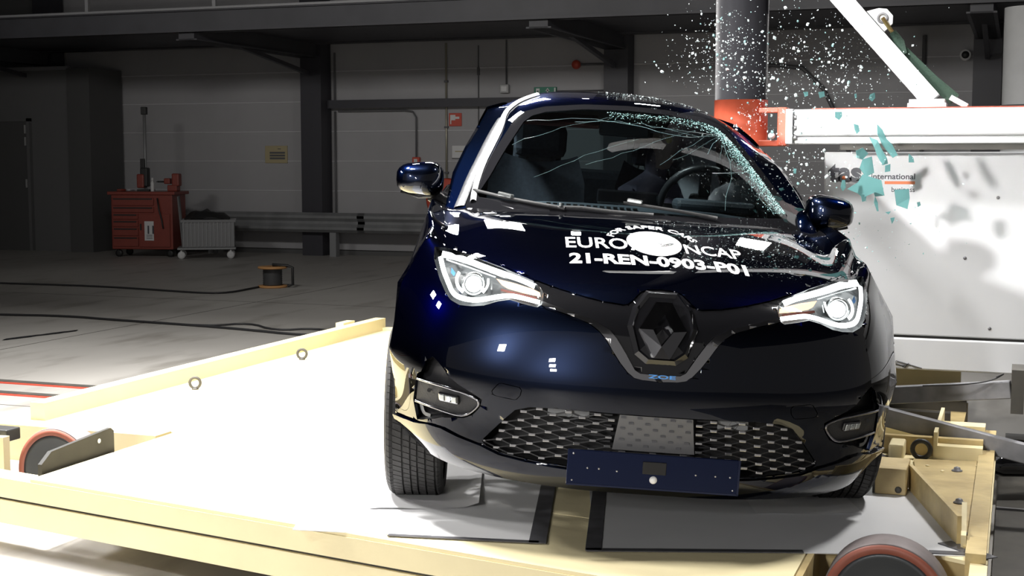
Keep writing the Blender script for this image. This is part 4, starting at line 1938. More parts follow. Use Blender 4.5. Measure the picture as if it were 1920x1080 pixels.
wiper([(-.632, 1.040), (-.503, 1.022), (-.40, 1.012), (-.279, 1.001)], [(-.525, 1.028), (-.475, 1.020)])
wiper([(-.06, 1.036), (.03, 1.030), (.15, 1.020), (.298, 1.004)], [(-.045, 1.039), (.012, 1.033)])
wiper([(-.34, 1.002), (-.22, 1.008), (-.10, 1.002), (.05, 1.000)], [(-.30, 1.004), (-.29, 1.004)])

# silver tape with cable along the viewer-left pillar
def strip(P, w, bulge):
    mb = MB()
    P = resample(smooth_path([tuple(p) for p in P], 1), .03)
    rows = []
    for i, p in enumerate(P):
        p = Vector(p)
        t = (Vector(P[min(i + 1, len(P) - 1)]) - Vector(P[max(i - 1, 0)])).normalized()
        h = ROOF.find_nearest(p)
        n = h[1]
        s = t.cross(n).normalized()
        row = []
        for q, b in ((-1, .003), (-.6, .003 + bulge * .7), (0, .003 + bulge), (.6, .003 + bulge * .7), (1, .003)):
            c = ROOF.find_nearest(h[0] + s * q * w / 2)
            row.append(settle(c[0] + c[1] * b))
        rows.append(row)
    mb.grid(rows)
    return mb


t1 = strip([(-.690, 1.30, .985), (-.677, 1.361, 1.013), (-.652, 1.513, 1.102), (-.617, 1.654, 1.192), (-.581, 1.822, 1.286), (-.548, 1.961, 1.357)], .046, .004)
t1.build('pillar_tape', 'tape_silver', car, recalc=True)
t2 = strip([(-.632, 1.30, 1.0), (-.635, 1.40, 1.06), (-.612, 1.561, 1.148), (-.576, 1.697, 1.235), (-.548, 1.828, 1.307), (-.538, 1.996, 1.375), (-.506, 2.081, 1.422), (-.46, 2.19, 1.471), (-.40, 2.25, 1.50)], .026, .012)
t2.build('taped_cable', 'cable_wrap', car, recalc=True)


# door mirrors
def mirror(sg, loc, tilt):
    mb = MB()
    rows = []
    nu, nv = 20, 10
    for i in range(nv + 1):
        b = -math.pi / 2 + math.pi * i / nv
        row = []
        for j in range(nu):
            a = 2 * math.pi * j / nu
            ca, sa = math.cos(a), math.sin(a)
            pw = lambda t, e: math.copysign(abs(t) ** e, t)
            x = pw(math.cos(b), .6) * pw(ca, .62)
            z = pw(math.cos(b), .6) * pw(sa, .62)
            y = math.sin(b)
            # taper to the outside, flat mirror side to the rear
            x_ = x * .098
            z_ = z * (.070 if z > 0 else .066) * (1 - .18 * (x * sg) * (1 if z < 0 else .35))
            y_ = (y * .10 if y < 0 else y * .03)
            row.append(Vector((x_, y_, z_)))
        rows.append(row)
    V = [[mb.bm.verts.new(Matrix.Rotation(tilt, 3, 'Y') @ p + Vector(loc)) for p in row] for row in rows]
    for A, B in zip(V, V[1:]):
        for k in range(nu):
            try:
                f = mb.bm.faces.new((A[k], A[(k + 1) % nu], B[(k + 1) % nu], B[k]))
                f.smooth = True
            except ValueError:
                pass
    bmesh.ops.remove_doubles(mb.bm, verts=mb.bm.verts[:], dist=1e-5)
    bmesh.ops.recalc_face_normals(mb.bm, faces=mb.bm.faces[:])
    return mb


for sg, loc in ((-1, (-.862, 1.52, 1.075)), (1, (.822, 1.50, 1.055))):
    mo = settled(mirror(sg, loc, R(4) * sg)).build('door_mirror', 'paint', car)
    mb = MB()
    mb.tube([Vector(loc) + Vector((-.05 * sg, .0, -.06)), Vector((sg * .765, 1.54, .985)), Vector((sg * .72, 1.56, .975))], [.028, .03, .036], n=10)
    settled(mb).build('mirror_arm', 'satin_black', mo)
    mb = MB()
    mb.tube([Vector(loc) + Vector((.075 * sg, -.015, -.055)), Vector(loc) + Vector((0, -.02, -.073)), Vector(loc) + Vector((-.07 * sg, -.01, -.066))], .006, n=6)
    settled(mb).build('mirror_lower_trim', 'satin_black', mo)
    mb = MB()
    mb.box(Vector(loc) + Vector((0, .032, 0)), (.15, .004, .11), bevel=.0015)
    settled(mb).build('mirror_glass', 'chrome', mo)

# ---- wheels, arches, underside
TR = .316


def tyre(mb):
    W_ = .096
    N = 84
    ang, gro = [], []
    for k in range(N):
        a = 2 * math.pi * k / N
        d = 2 * math.pi / N
        ang += [a, a + d * .86, a + d * .88, a + d * .98]
        gro += [0, 0, 1, 1]
    # profile: (x, radius, groove) across the width
    prof = [(-W_, .26, 0), (-W_ * 1.06, .285, 0), (-W_ * .98, .303, 0), (-W_ * .86, .3125, 2)]
    for a, b in ((-.070, -.040), (-.034, -.012), (-.006, .006 + .006), (.018, .040), (.046, .072)):
        prof += [(a - .0001, .3055, 0), (a, TR, 1), (b, TR, 1), (b + .0001, .3055, 0)]
    prof += [(W_ * .86, .3125, 2), (W_ * .98, .303, 0), (W_ * 1.06, .285, 0), (W_, .26, 0)]
    rings = []
    for x, r, g in prof:
        ring = []
        for a, q in zip(ang, gro):
            rr = r - (.0028 if (q and g) else 0)
            aa = a + (x * 1.2)
            ring.append(mb.bm.verts.new((x, rr * math.cos(aa), rr * math.sin(aa))))
        rings.append(ring)
    n = len(ang)
    for A, B in zip(rings, rings[1:]):
        for k in range(n):
            mb.bm.faces.new((A[k], A[(k + 1) % n], B[(k + 1) % n], B[k]))
    bmesh.ops.recalc_face_normals(mb.bm, faces=mb.bm.faces[:])


mb = MB()
tyre(mb)
tme = mb.build('tyre', 'rubber')
mb = MB()
mb.lathe([(.262, -.09), (.245, -.088), (.228, -.06), (.228, .06), (.245, .088), (.262, .09), (.258, .05), (.258, -.05)], axis='x', n=40, closed=True)
rim0 = mb.build('rim', 'lens_silver')
mb = MB()
mb.lathe([(.02, -.02), (.15, -.02), (.15, .02), (.02, .02)], axis='x', n=32)
brake0 = mb.build('brake_disc', 'dark_steel')
mb = MB()
for q in (-1, 1):
    mb.lathe([(.01, .062 * q), (.05, .062 * q), (.062, .045 * q), (.062, .03 * q)], axis='x', n=24)
    for k in range(10):
        a_ = 2 * math.pi * k / 10
        d_ = Vector((0, math.cos(a_), math.sin(a_)))
        mb.bar(d_ * .05 + Vector((.052 * q, 0, 0)), d_ * .240 + Vector((.070 * q, 0, 0)), .030, .020, up=(1, 0, 0), bevel=.004)
spoke0 = mb.build('spokes', 'lens_silver')
first = True
for (x, y, lean, st) in ((-.757, .84, 1.2, 0.), (.757, .84, 1.8, 2.0), (-.745, 3.43, 1.2, 0), (.745, 3.43, 1.5, 0)):
    w_ = bpy.data.objects.new('wheel', None)
    COL.objects.link(w_)
    w_.parent = car
    px = x * math.cos(R(lean)) + TR * math.sin(R(lean))
    w_.location = (px, y, TR - .012 - x * .010)
    w_.rotation_euler = (0, R(lean), R(st))
    for src in (tme, rim0, brake0, spoke0):
        c = src if first else clone(src)
        c.parent = w_
    first = False
for sg in (-1, 1):
    for yc in (.84, 3.43):
        mb = MB()
        ring0, ring1 = [], []
        for k in range(19):
            a = math.pi * (-.08 + 1.16 * k / 18)
            ring0.append(settle(Vector((sg * .80, yc + .358 * math.cos(a), .312 + .358 * math.sin(a)))))
            ring1.append(settle(Vector((sg * .50, yc + .358 * math.cos(a), .312 + .358 * math.sin(a)))))
        mb.grid([ring0, ring1])
        mb.face(ring1)
        mb.build('arch_liner', 'matt_black', car)
mb = MB()
mb.bx(-.50, .50, .14, 3.95, .20, .26)
mb.bx(-.75, .75, 1.25, 3.02, .20, .26)
mb.bx(-.46, .46, .30, 1.2, .26, .55)
settled(mb).build('underbody', 'matt_black', car)
# ---- cabin
def cab(mb, name, m, parent=car, **k):
    return settled(mb).build(name, m, parent, **k)


mb = MB()
rows = []
for (y, z) in ((1.16, 1.005), (1.30, 1.025), (1.45, 1.028), (1.60, 1.01), (1.68, .95), (1.70, .80), (1.72, .62)):
    rows.append([(x, y + .16 * (abs(x) / .62) ** 2 * (1.7 - y if y < 1.7 else 0), z - .03 * (abs(x) / .6) ** 3) for x in (-.64, -.5, -.35, -.2, 0, .2, .35, .5, .64)])
mb.grid(rows)
dash = cab(mb, 'dashboard', 'dash', recalc=True)
mb = MB()
for k in range(14):
    mb.box((-.34 + .026 * k, 1.24, 1.022), (.016, .03, .006))
cab(mb, 'demister_vent', 'matt_black', dash)
mb = MB()
mb.box((.36, 1.56, 1.045), (.34, .16, .05), bevel=.02)
cab(mb, 'instrument_hood', 'dash', dash)
mb = MB()
mb.box((0, 1.62, 1.055), (.26, .03, .06), bevel=.008)
cab(mb, 'touch_screen', 'gloss_black', dash)

mb = MB()
rot = Matrix.Rotation(R(-64), 3, 'X')
ctr = Vector((.355, 1.82, 1.03))
mb.tube([ctr + rot @ Vector((.19 * math.cos(a), .19 * math.sin(a), 0)) for a in [2 * math.pi * k / 36 for k in range(36)]], .017, n=8, closed=True)
mb.bar(ctr + rot @ Vector((-.18, 0, 0)), ctr + rot @ Vector((.18, 0, 0)), .045, .02)
mb.bar(ctr, ctr + rot @ Vector((0, -.18, 0)), .05, .02)
mb.box(ctr, (.13, .13, .05), rot=rot, bevel=.02)
cab(mb, 'steering_wheel', 'satin_black')


def seat(x):
    mb = MB()
    rows = []
    for (y, z, w) in ((1.95, .50, .24), (2.02, .56, .25), (2.30, .55, .25), (2.46, .56, .24), (2.56, .80, .25), (2.64, 1.05, .24), (2.68, 1.18, .19)):
        rows.append([(x + w * q, y - .05 * abs(q) ** 2, z + .04 * abs(q) ** 2) for q in (-1, -.75, -.3, 0, .3, .75, 1)])
    mb.grid(rows)
    rows2 = [[(p[0], p[1] + .10, p[2] - .06) for p in r] for r in rows]
    mb.grid(rows2)
    cab(mb, 'front_seat', 'seat_fabric', recalc=True)
    mb = MB()
    mb.box((x, 2.71, 1.285), (.26, .10, .17), bevel=.04)
    mb.bar((x - .06, 2.72, 1.14), (x - .06, 2.72, 1.25), .012, .012)
    mb.bar((x + .06, 2.72, 1.14), (x + .06, 2.72, 1.25), .012, .012)
    cab(mb, 'head_restraint', 'seat_fabric')


seat(-.36)
seat(.34)
mb = MB()
mb.box((0, 3.32, .86), (1.15, .16, .60), bevel=.05)
mb.box((0, 3.02, .52), (1.15, .55, .14), bevel=.04)
cab(mb, 'rear_bench', 'seat_fabric')
for x in (-.36, .36):
    mb = MB()
    mb.box((x, 3.36, 1.24), (.26, .09, .14), bevel=.03)
    cab(mb, 'head_restraint', 'seat_fabric')
mb = MB()
mb.box((0, 1.93, 1.345), (.24, .03, .065), bevel=.012)
mb.bar((0, 1.93, 1.38), (0, 1.90, 1.41), .03, .02)
cab(mb, 'interior_mirror', 'satin_black')
mb = MB()
rows = []
for y in (2.0, 2.2, 2.6, 3.0, 3.4, 3.7):
    row = []
    for x in (-.46, -.3, 0, .3, .46):
        h = ROOF.ray_cast(Vector((x, y, 3)), Vector((0, 0, -1)))
        row.append(Vector(h[0]) - Vector((0, 0, .03)))
    rows.append(row)
mb.grid(rows)
cab(mb, 'headliner', 'headliner', recalc=True)
for sg in (-1, 1):
    mb = MB()
    mb.box((sg * .30, 1.99, 1.37), (.36, .13, .016), rot=Matrix.Rotation(R(24), 3, 'X'), bevel=.006)
    cab(mb, 'sun_visor', 'maroon' if sg < 0 else 'headliner')
mb = MB()
mb.bx(-.72, .72, 1.2, 3.6, .26, .30)
cab(mb, 'cabin_floor', 'matt_black')
for sg in (-1, 1):
    mb = MB()
    mb.bx(sg * .68, sg * .72, 1.55, 3.3, .35, .97, bevel=.01)
    cab(mb, 'door_trim', 'seat_fabric')
# deployed side curtain and thorax bag on the struck side
mb = MB()
rows = []
for i in range(15):
    y = 2.02 + .072 * i
    row = []
    for j in range(8):
        z = 1.36 - .065 * j
        puff = .055 * math.sin(math.pi * j / 7) * (.75 + .25 * math.sin(i * 1.7))
        row.append((.585 - .10 * (z - 1.0) / .4 - .03 - puff, y, z))
    rows.append(row)
mb.grid(rows)
cab(mb, 'curtain_airbag', 'airbag', recalc=True)
mb = MB()
mb.lathe([(.002, -.10), (.10, -.085), (.16, -.03), (.165, .03), (.11, .08), (.002, .09)], n=20)
for v in mb.bm.verts:
    v.co = Vector((v.co.x * 1.1, v.co.z * .8, v.co.y * .75)) + Vector((.53, 1.66, 1.045))
cab(mb, 'front_airbag', 'airbag')

# ---- test dummy in the driving seat
def skin_body(name, m, verts, edges, radii, parent=None, subd=1):
    me = bpy.data.meshes.new(name)
    me.from_pydata(verts, edges, [])
    o = bpy.data.objects.new(name, me)
    COL.objects.link(o)
    o.modifiers.new('s', 'SKIN')
    for i, r in enumerate(radii):
        me.skin_vertices[0].data[i].radius = (r, r)
    me.skin_vertices[0].data[0].use_root = True
    sd = o.modifiers.new('d', 'SUBSURF')
    sd.levels = sd.render_levels = subd
    dg = bpy.context.evaluated_depsgraph_get()
    dg.update()
    nm = bpy.data.meshes.new_from_object(o.evaluated_get(dg))
    nm.name = name
    bpy.data.objects.remove(o)
    o = bpy.data.objects.new(name, nm)
    COL.objects.link(o)
    nm.materials.clear()
    nm.materials.append(MAT[m])
    for p in nm.polygons:
        p.use_smooth = True
    if parent:
        o.parent = parent
    return o


DV = [(.33, 2.42, .62), (.33, 2.46, .80), (.34, 2.50, .98), (.35, 2.52, 1.10), (.355, 2.50, 1.17),
      (.355, 2.47, 1.22), (.36, 2.45, 1.30),
      (.18, 2.46, 1.06), (.13, 2.30, .88), (.22, 2.06, .99), (.25, 1.98, 1.05),
      (.52, 2.46, 1.06), (.56, 2.30, .88), (.50, 2.06, .99), (.47, 1.98, 1.05),
      (.24, 2.36, .58), (.21, 1.98, .66), (.21, 1.75, .36),
      (.42, 2.36, .58), (.46, 1.98, .66), (.46, 1.75, .36)]
DE = [(0, 1), (1, 2), (2, 3), (3, 4), (4, 5), (5, 6), (3, 7), (7, 8), (8, 9), (9, 10), (3, 11), (11, 12), (12, 13), (13, 14),
      (0, 15), (15, 16), (16, 17), (0, 18), (18, 19), (19, 20)]
DR = [.15, .14, .15, .11, .055, .07, .085, .065, .05, .04, .035, .065, .05, .04, .035, .085, .07, .05, .085, .07, .05]
dmy = thing('test_dummy', 'crash test dummy in dark clothing seated behind the steering wheel', 'dummy', hall(CAR_X, CAR_Y, DECK_Z), YAW)
o = skin_body('body', 'dummy_suit', [tuple(settle(Vector(v))) for v in DV], DE, DR, dmy)
mb = MB()
mb.lathe([(.004, -.125), (.045, -.115), (.068, -.07), (.078, 0), (.080, .04), (.070, .085), (.045, .112), (.004, .122)], n=24)
for v in mb.bm.verts:
    x, y, z = v.co
    if y < 0:
        y *= 1.12
        if -.05 < z < .01 and abs(x) < .02:
            y -= .014
    v.co = Vector((x, y * 1.1, z)) + Vector((.36, 2.44, 1.31))
for f in mb.bm.faces:
    f.smooth = True
hd = settled(mb).build('head', 'dummy_skin', dmy)
mb = MB()
mb.lathe([(.001, -.004), (.018, -.003), (.02, 0)], center=(.335, 2.335, 1.33), axis='y', n=16)
settled(mb).build('target_mark', 'marker_yellow', hd)
# ================================================================== the carriage (yellow sled)
Z = DECK_Z
dk = thing('sled_platform', 'pale yellow steel sled platform carrying the car', 'platform', (-2.2, 6.4, 0))
DO = Vector((-2.2, 6.4, 0))


def dmb(mb, name, m, parent=dk, **k):
    for v in mb.bm.verts:
        v.co -= DO
    return mb.build(name, m, parent, **k)


def fe(u):
    """front edge of the platform"""
    return 4.28 - (u + 3.665) * .186


# deck plates: front strip, main field, rear
PL = []
mb = MB()
mb.prism([(-3.50, fe(-3.50)), (-.58, fe(-.58)), (-.58, 4.30), (-3.50, 4.765)], 'z', Z - .012, Z)
dmb(mb, 'deck_plate', 'deck_cream')
mb = MB()
mb.prism([(-3.50, 4.772), (-.58, 4.307), (-.58, 4.42), (-.30, 4.42), (-.05, 4.30), (-.05, 6.35), (-4.22, 6.35), (-4.22, 5.22), (-3.50, 5.22)], 'z', Z - .012, Z)
dmb(mb, 'deck_plate', 'deck_cream')
mb = MB()
mb.prism([(-4.22, 6.355), (-.42, 6.355), (-.42, 8.95), (-4.22, 8.95)], 'z', Z - .012, Z)
dmb(mb, 'deck_plate', 'deck_cream')
# front girder in two tiers with a groove
def girder(z0, z1, o0, o1, name, m='deck_worn'):
    mb = MB()
    a, b = -4.6, -.58
    mb.prism([(a, fe(a) - o0), (b, fe(b) - o0), (b, fe(b) + o1), (a, fe(a) + o1)], 'z', z0, z1)
    dmb(mb, name, m)


girder(Z - .088, Z - .0125, .004, .10, 'front_girder', 'deck_cream')
girder(Z - .100, Z - .088, -.012, .08, 'girder_groove', 'dark_steel')
girder(Z - .192, Z - .100, .000, .10, 'lower_girder', 'deck_cream')
# beam left of the wheel well and well floor frame
mb = MB()
mb.bx(-4.6, -3.52, 5.10, 5.22, Z - .16, Z + .005)
dmb(mb, 'well_beam', 'deck_cream')
mb = MB()
mb.bx(-4.62, -4.02, 4.72, 4.76, Z - .18, Z + .035)
dmb(mb, 'well_beam', 'deck_cream')
mb = MB()
mb.bx(-4.62, -4.035, 4.76, 4.85, Z + .005, Z + .058, bevel=.006)
br = dmb(mb, 'black_bracket', 'tool_black')
mb = MB()
mb.lathe([(.012, -.004), (.020, -.004), (.020, 0), (.012, 0)], center=(-4.09, 4.759, Z + .03), axis='y', n=16, closed=True)
dmb(mb, 'bracket_ring', 'sign_white', br)
# dark upright plate beside the wheel
mb = MB()
mb.prism([(4.34, Z - .02), (4.80, Z - .02), (4.80, Z + .085), (4.78, Z + .10), (4.40, Z + .075), (4.34, Z + .035)], 'x', -3.535, -3.517)
dmb(mb, 'well_plate', 'well_dark')
mb = MB()
mb.lathe([(.002, -.003), (.010, -.002), (.010, 0)], center=(-3.516, 4.70, Z + .06), axis='x', n=12)
dmb(mb, 'plate_bolt', 'decal_white')
# left side rail with lifting eyes
mb = MB()
mb.bx(-4.30, -4.22, 5.24, 8.95, Z - .16, Z + .085)
dmb(mb, 'side_rail', 'deck_cream')
mb = MB()
mb.bx(-4.36, -4.30, 8.45, 8.62, Z - .02, Z + .10)
dmb(mb, 'rail_end', 'deck_cream')
mb = MB()
mb.bx(-4.22, -.42, 8.90, 8.96, Z - .16, Z + .02)
dmb(mb, 'rear_girder', 'deck_cream')
for v0 in (6.25, 7.42):
    mb = MB()
    c = Vector((-4.06, v0, Z))
    mb.tube([c + Vector((.026 * math.cos(a), .010 * math.cos(a), .036 + .028 * math.sin(a))) for a in [2 * math.pi * k / 24 for k in range(24)]], .008, n=8, closed=True)
    mb.lathe([(.018, 0), (.018, .006), (.010, .010)], center=c, n=16)
    dmb(mb, 'lifting_eye', 'dark_steel')
# cross bearers below
for u in (-3.4, -2.3, -1.2):
    mb = MB()
    mb.bx(u - .05, u + .05, 4.5, 8.9, Z - .15, Z - .012)
    dmb(mb, 'bearer', 'deck_cream')


def roller(u, v0, v1, r):
    w = bpy.data.objects.new('roller_wheel', None)
    COL.objects.link(w)
    w.parent = dk
    w.location = Vector((u, v0, r)) - DO
    L = v1 - v0
    mb = MB()
    mb.lathe([(r - .030, 0), (r - .004, 0), (r - .004, L), (r - .030, L)], axis='y', n=56, closed=True)
    o = mb.build('tyre_core', 'wheel_pu', w)
    mb = MB()
    mb.lathe([(r - .004, .004), (r, .010), (r, L - .010), (r - .004, L - .004)], axis='y', n=56, closed=True)
    mb.build('tread', 'wheel_tread', w)
    mb = MB()
    mb.lathe([(.035, .020), (r - .065, .018), (r - .045, .004), (r - .030, .002), (r - .030, L - .002), (.035, L - .01)], axis='y', n=48)
    mb.build('hub', 'wheel_hub', w)
    mb = MB()
    mb.lathe([(.002, -.006), (.025, -.004), (.034, .012), (.034, .03)], axis='y', n=24)
    mb.build('axle_cap', 'dark_steel', w)


roller(-3.81, 4.78, 4.90, .188)
roller(-.335, 4.16, 4.29, .188)
mb = MB()
mb.bx(-.575, -.555, 3.72, 4.40, .06, Z)
dmb(mb, 'well_plate', 'deck_worn')
mb = MB()
mb.bx(-.10, -.05, 3.9, 4.31, .06, Z + .0)
dmb(mb, 'well_beam', 'deck_cream')
mb = MB()
mb.bx(-.56, -.10, 4.38, 4.42, .06, Z - .013)
dmb(mb, 'well_plate', 'deck_worn')

# right hand side plate with bolts, block and fin
mb = MB()
mb.prism([(-.36, 5.72), (-.10, 5.76), (-.055, 4.45), (-.125, 4.45), (-.155, 4.60), (-.33, 5.40)], 'z', Z, Z + .012)
dmb(mb, 'bolted_plate', 'deck_worn')
for u, v0 in ((-.187, 5.545), (-.159, 5.02), (-.133, 4.60)):
    mb = MB()
    mb.lathe([(.020, 0), (.020, .004), (.013, .005), (.012, .014), (.003, .018)], center=(u, v0, Z + .012), n=16)
    dmb(mb, 'bolt', 'bare_steel')
for u, v0 in ((-.115, 5.66), (-.11, 5.42), (-.105, 5.28), (-.10, 5.05), (-.095, 4.86), (-.088, 4.72), (-.30, 5.60), (-.24, 5.52)):
    mb = MB()
    mb.lathe([(.008, 0), (.008, .003), (.002, .005)], center=(u, v0, Z + .012), n=10)
    dmb(mb, 'plate_screw', 'deck_cream')
mb = MB()
mb.bar((-.338, 5.22, Z + .048), (-.140, 4.50, Z + .048), .014, .094)
dmb(mb, 'fin', 'deck_worn')
mb = MB()
mb.bar((-.135, 4.80, Z + .045), (-.125, 4.46, Z + .02), .016, .05)
dmb(mb, 'fin_brace', 'deck_cream')
mb = MB()
mb.bx(-.455, -.345, 5.10, 5.30, Z + .004, Z + .100, bevel=.004)
dmb(mb, 'stop_block', 'deck_worn')
mb = MB()
mb.bx(-.463, -.455, 5.10, 5.26, Z + .006, Z + .095)
dmb(mb, 'block_cheek', 'dark_steel')
mb = MB()
mb.lathe([(.002, -.006), (.012, -.004), (.012, 0)], center=(-.372, 5.10, Z + .024), axis='y', n=12)
dmb(mb, 'plate_bolt', 'dark_steel')
# frame channel continuing back on the right
mb = MB()
mb.bx(-.115, -.055, 4.31, 6.35, Z - .16, Z + .03)
dmb(mb, 'edge_channel', 'deck_worn')
mb = MB()
mb.bx(-.60, -.10, 5.86, 5.90, Z, Z + .075)
dmb(mb, 'cross_rib', 'deck_worn')
mb = MB()
mb.bx(-.46, -.40, 5.72, 5.86, Z, Z + .065, bevel=.008)
dmb(mb, 'rib_block', 'deck_cream')
mb = MB()
mb.bx(-.29, -.10, 5.80, 6.10, Z, Z + .055)
mb.bx(-.29, -.275, 5.80, 6.40, Z + .055, Z + .11)
dmb(mb, 'step_bracket', 'deck_cream')
mb = MB()
mb.tube([(-.335 + .035 * math.cos(a), 5.78, Z + .04 + .035 * math.sin(a)) for a in [2 * math.pi * k / 20 for k in range(20)]], .010, n=8, closed=True)
dmb(mb, 'hose_ring', 'tool_black')
mb = MB()
mb.bx(-.62, -.10, 6.25, 6.35, Z, Z + .06)
dmb(mb, 'cross_rib', 'deck_cream')
mb = MB()
mb.bx(-.58, -.26, 6.60, 6.66, Z - .02, Z + .05)
dmb(mb, 'cross_rib', 'dark_steel')
mb = MB()
mb.bx(-.60, -.20, 6.95, 7.00, Z - .02, Z + .05)
dmb(mb, 'cross_rib', 'dark_steel')
mb = MB()
mb.bx(-.80, -.24, 7.22, 7.30, Z - .14, Z + .20)
dmb(mb, 'end_panel', 'deck_cream')
mb = MB()
mb.bx(-.42, -.20, 6.36, 7.22, Z - .16, Z - .0)
dmb(mb, 'edge_channel', 'deck_worn')
# drive tube and dark track beside the sled
o = thing('drive_tube', 'thick shiny black tube leaving the sled to the right', 'tube', (-.02, 6.42, 0))
ca, sa = CS, SN
mb = MB()
mb.tube([(-.06, -.02, .160), (-.01, 0, .165), (1.5 * ca, 1.5 * sa, .165)], [.036, .052, .052], n=28)
mb.build('tube', 'gloss_black', o)
mb = MB()
mb.bx(.62, .72, .12, .36, .02, .115)
mb.build('tube_cradle', 'dark_steel', o)
o = thing('track_beam', 'dark steel track beam lying on the floor at the right edge', 'track', (-.02, 7.4, 0))
mb = MB()
mb.bx(0, 1.6, -.02, .0, 0, .10)
mb.build('web', 'dark_steel', o)
mb = MB()
mb.bx(0, 1.6, -.10, .06, .10, .115)
mb.build('upper_flange', 'dark_steel', o)
o = thing('floor_plate', 'dark steel floor plates beside the right roller wheel', 'plate', (-.045, 5.2, 0))
mb = MB()
mb.bx(0, 1.6, -2.5, .98, 0, .02)
mb.build('near_plate', 'dark_steel', o)
mb = MB()
mb.bx(0, 1.6, .995, 1.75, 0, .02)
mb.build('far_plate', 'dark_steel', o)
mb = MB()
mb.bx(0.0, 1.6, .98, .995, .005, .03)
mb.build('plate_seam', 'bare_steel', o)
for k, lab in enumerate(('loose thin dark wire curling beside the grey braces', )):
    mb = MB()
    P = [(.02, 6.6, .02), (.0, 6.9, .05), (-.08, 7.0, .02), (-.14, 6.9, .015), (-.10, 6.75, .015), (.02, 6.95, .1), (.10, 7.05, .35)]
    mb.tube(resample3([Vector(p) + Vector((.06, .35, 0)) for p in P]), .004, n=6)
    tag(mb.build('loose_wire', 'cable'), lab, 'wire')


# sheets and tape on the deck (laid square to the car)
def slab(pts, z0, z1, name, m, label=None, cat=None):
    mb = MB()
    P = [hall(x, y) for x, y in pts]
    mb.prism([(p.x, p.y) for p in P], 'z', z0, z1)
    o = mb.build(name, m)
    if label:
        tag(o, label, cat)
    return o


slab([(-.72, 4.46), (.095, 4.31), (.165, 5.25), (.20, 8.1), (-.62, 8.2)], Z, Z + .003, 'deck_sheet', 'deck_sheet', 'white protective sheet under the viewer-left front wheel', 'sheet')
slab([(.255, 4.235), (1.43, 4.15), (1.53, 4.9), (1.49, 5.5), (1.3, 8.0), (.40, 8.0)], Z, Z + .003, 'deck_sheet', 'sheet_grey', 'grey protective sheet under the viewer-right front wheel', 'sheet')


def tape(a, b, w, name, label):
    mb = MB()
    a, b = hall(*a, Z + .0045), hall(*b, Z + .0045)
    mb.bar(a, b, w, .003)
    return tag(mb.build(name, 'tape_dark'), label, 'tape')


tape((.080, 4.29), (.155, 5.35), .055, 'floor_tape', 'dark tape on the right edge of the white sheet')
tape((.252, 4.21), (.352, 5.35), .050, 'floor_tape', 'dark tape on the left edge of the grey sheet')
tape((-.40, 4.385), (.085, 4.30), .024, 'floor_tape', 'dark tape along the front edge of the white sheet')
tape((.23, 4.215), (.90, 4.195), .030, 'floor_tape', 'dark tape along the front edge of the grey sheet')
tape((1.29, 4.19), (1.44, 4.165), .035, 'floor_tape', 'short dark tape by the right roller wheel')
tape((1.37, 4.30), (1.455, 4.12), .055, 'floor_tape', 'dark tape at the outer corner of the grey sheet')
tape((1.50, 5.62), (1.545, 5.42), .05, 'floor_tape', 'short dark tape patch behind the yellow stop block')


def paper(x0, x1, y0, y1, name, label, lift_=.004, curl=0.):
    mb = MB()
    rows = []
    for i in range(7):
        row = []
        for j in range(9):
            x = x0 + (x1 - x0) * j / 8
            y = y0 + (y1 - y0) * i / 6
            e = max(0, 1 - i / 2.2) * (.5 + .5 * math.sin(j * 1.1))
            c = max(0, j - 7) * curl * (1 - i / 7)
            row.append(hall(x, y, Z + lift_ + .006 * e + c))
        rows.append(row)
    mb.grid(rows)
    return tag(mb.build(name, 'deck_sheet'), label, 'sheet')


paper(-.50, -.115, 4.72, 5.35, 'wheel_sheet', 'small sheet with a raised corner under the viewer-left tyre', curl=.018)
paper(.835, 1.20, 4.65, 5.30, 'wheel_sheet', 'small creased sheet under the viewer-right tyre')

# ================================================================== pole and barrier
PU, PV = -1.282, 6.79
po = thing('impact_pole', 'black steel impact pole with an orange collar', 'pole', (PU, PV, 0))
mb = MB()
mb.cyl((0, 0, 1.80), (0, 0, 5.2), .127, n=48)
mb.build('pole_shaft', 'pole_black', po, sharp=30)
mb = MB()
mb.cyl((0, 0, 1.575), (0, 0, 1.80), .1295, n=48)
mb.build('collar', 'pole_orange', po, sharp=30)
mb = MB()
mb.cyl((-.03, 0, .37), (-.03, 0, 1.58), .085, n=40)
mb.build('pole_foot', 'pole_black', po, sharp=30)
mb = MB()
yb = -.06
mb.bx(.04, .235, yb - .02, yb + .02, .0 + 1.735, 1.76, bevel=.004)
mb.bx(.195, .24, yb - .05, yb + .05, 1.575, 1.76, bevel=.006)
mb.bx(.05, .235, yb - .02, yb + .02, 1.575, 1.605, bevel=.004)
mb.build('bracket', 'pole_orange', po)
mb = MB()
mb.lathe([(.002, -.010), (.016, -.008), (.016, 0)], center=(.165, yb - .02, 1.625), axis='y', n=14)
mb.build('bracket_bolt', 'decal_white', po)

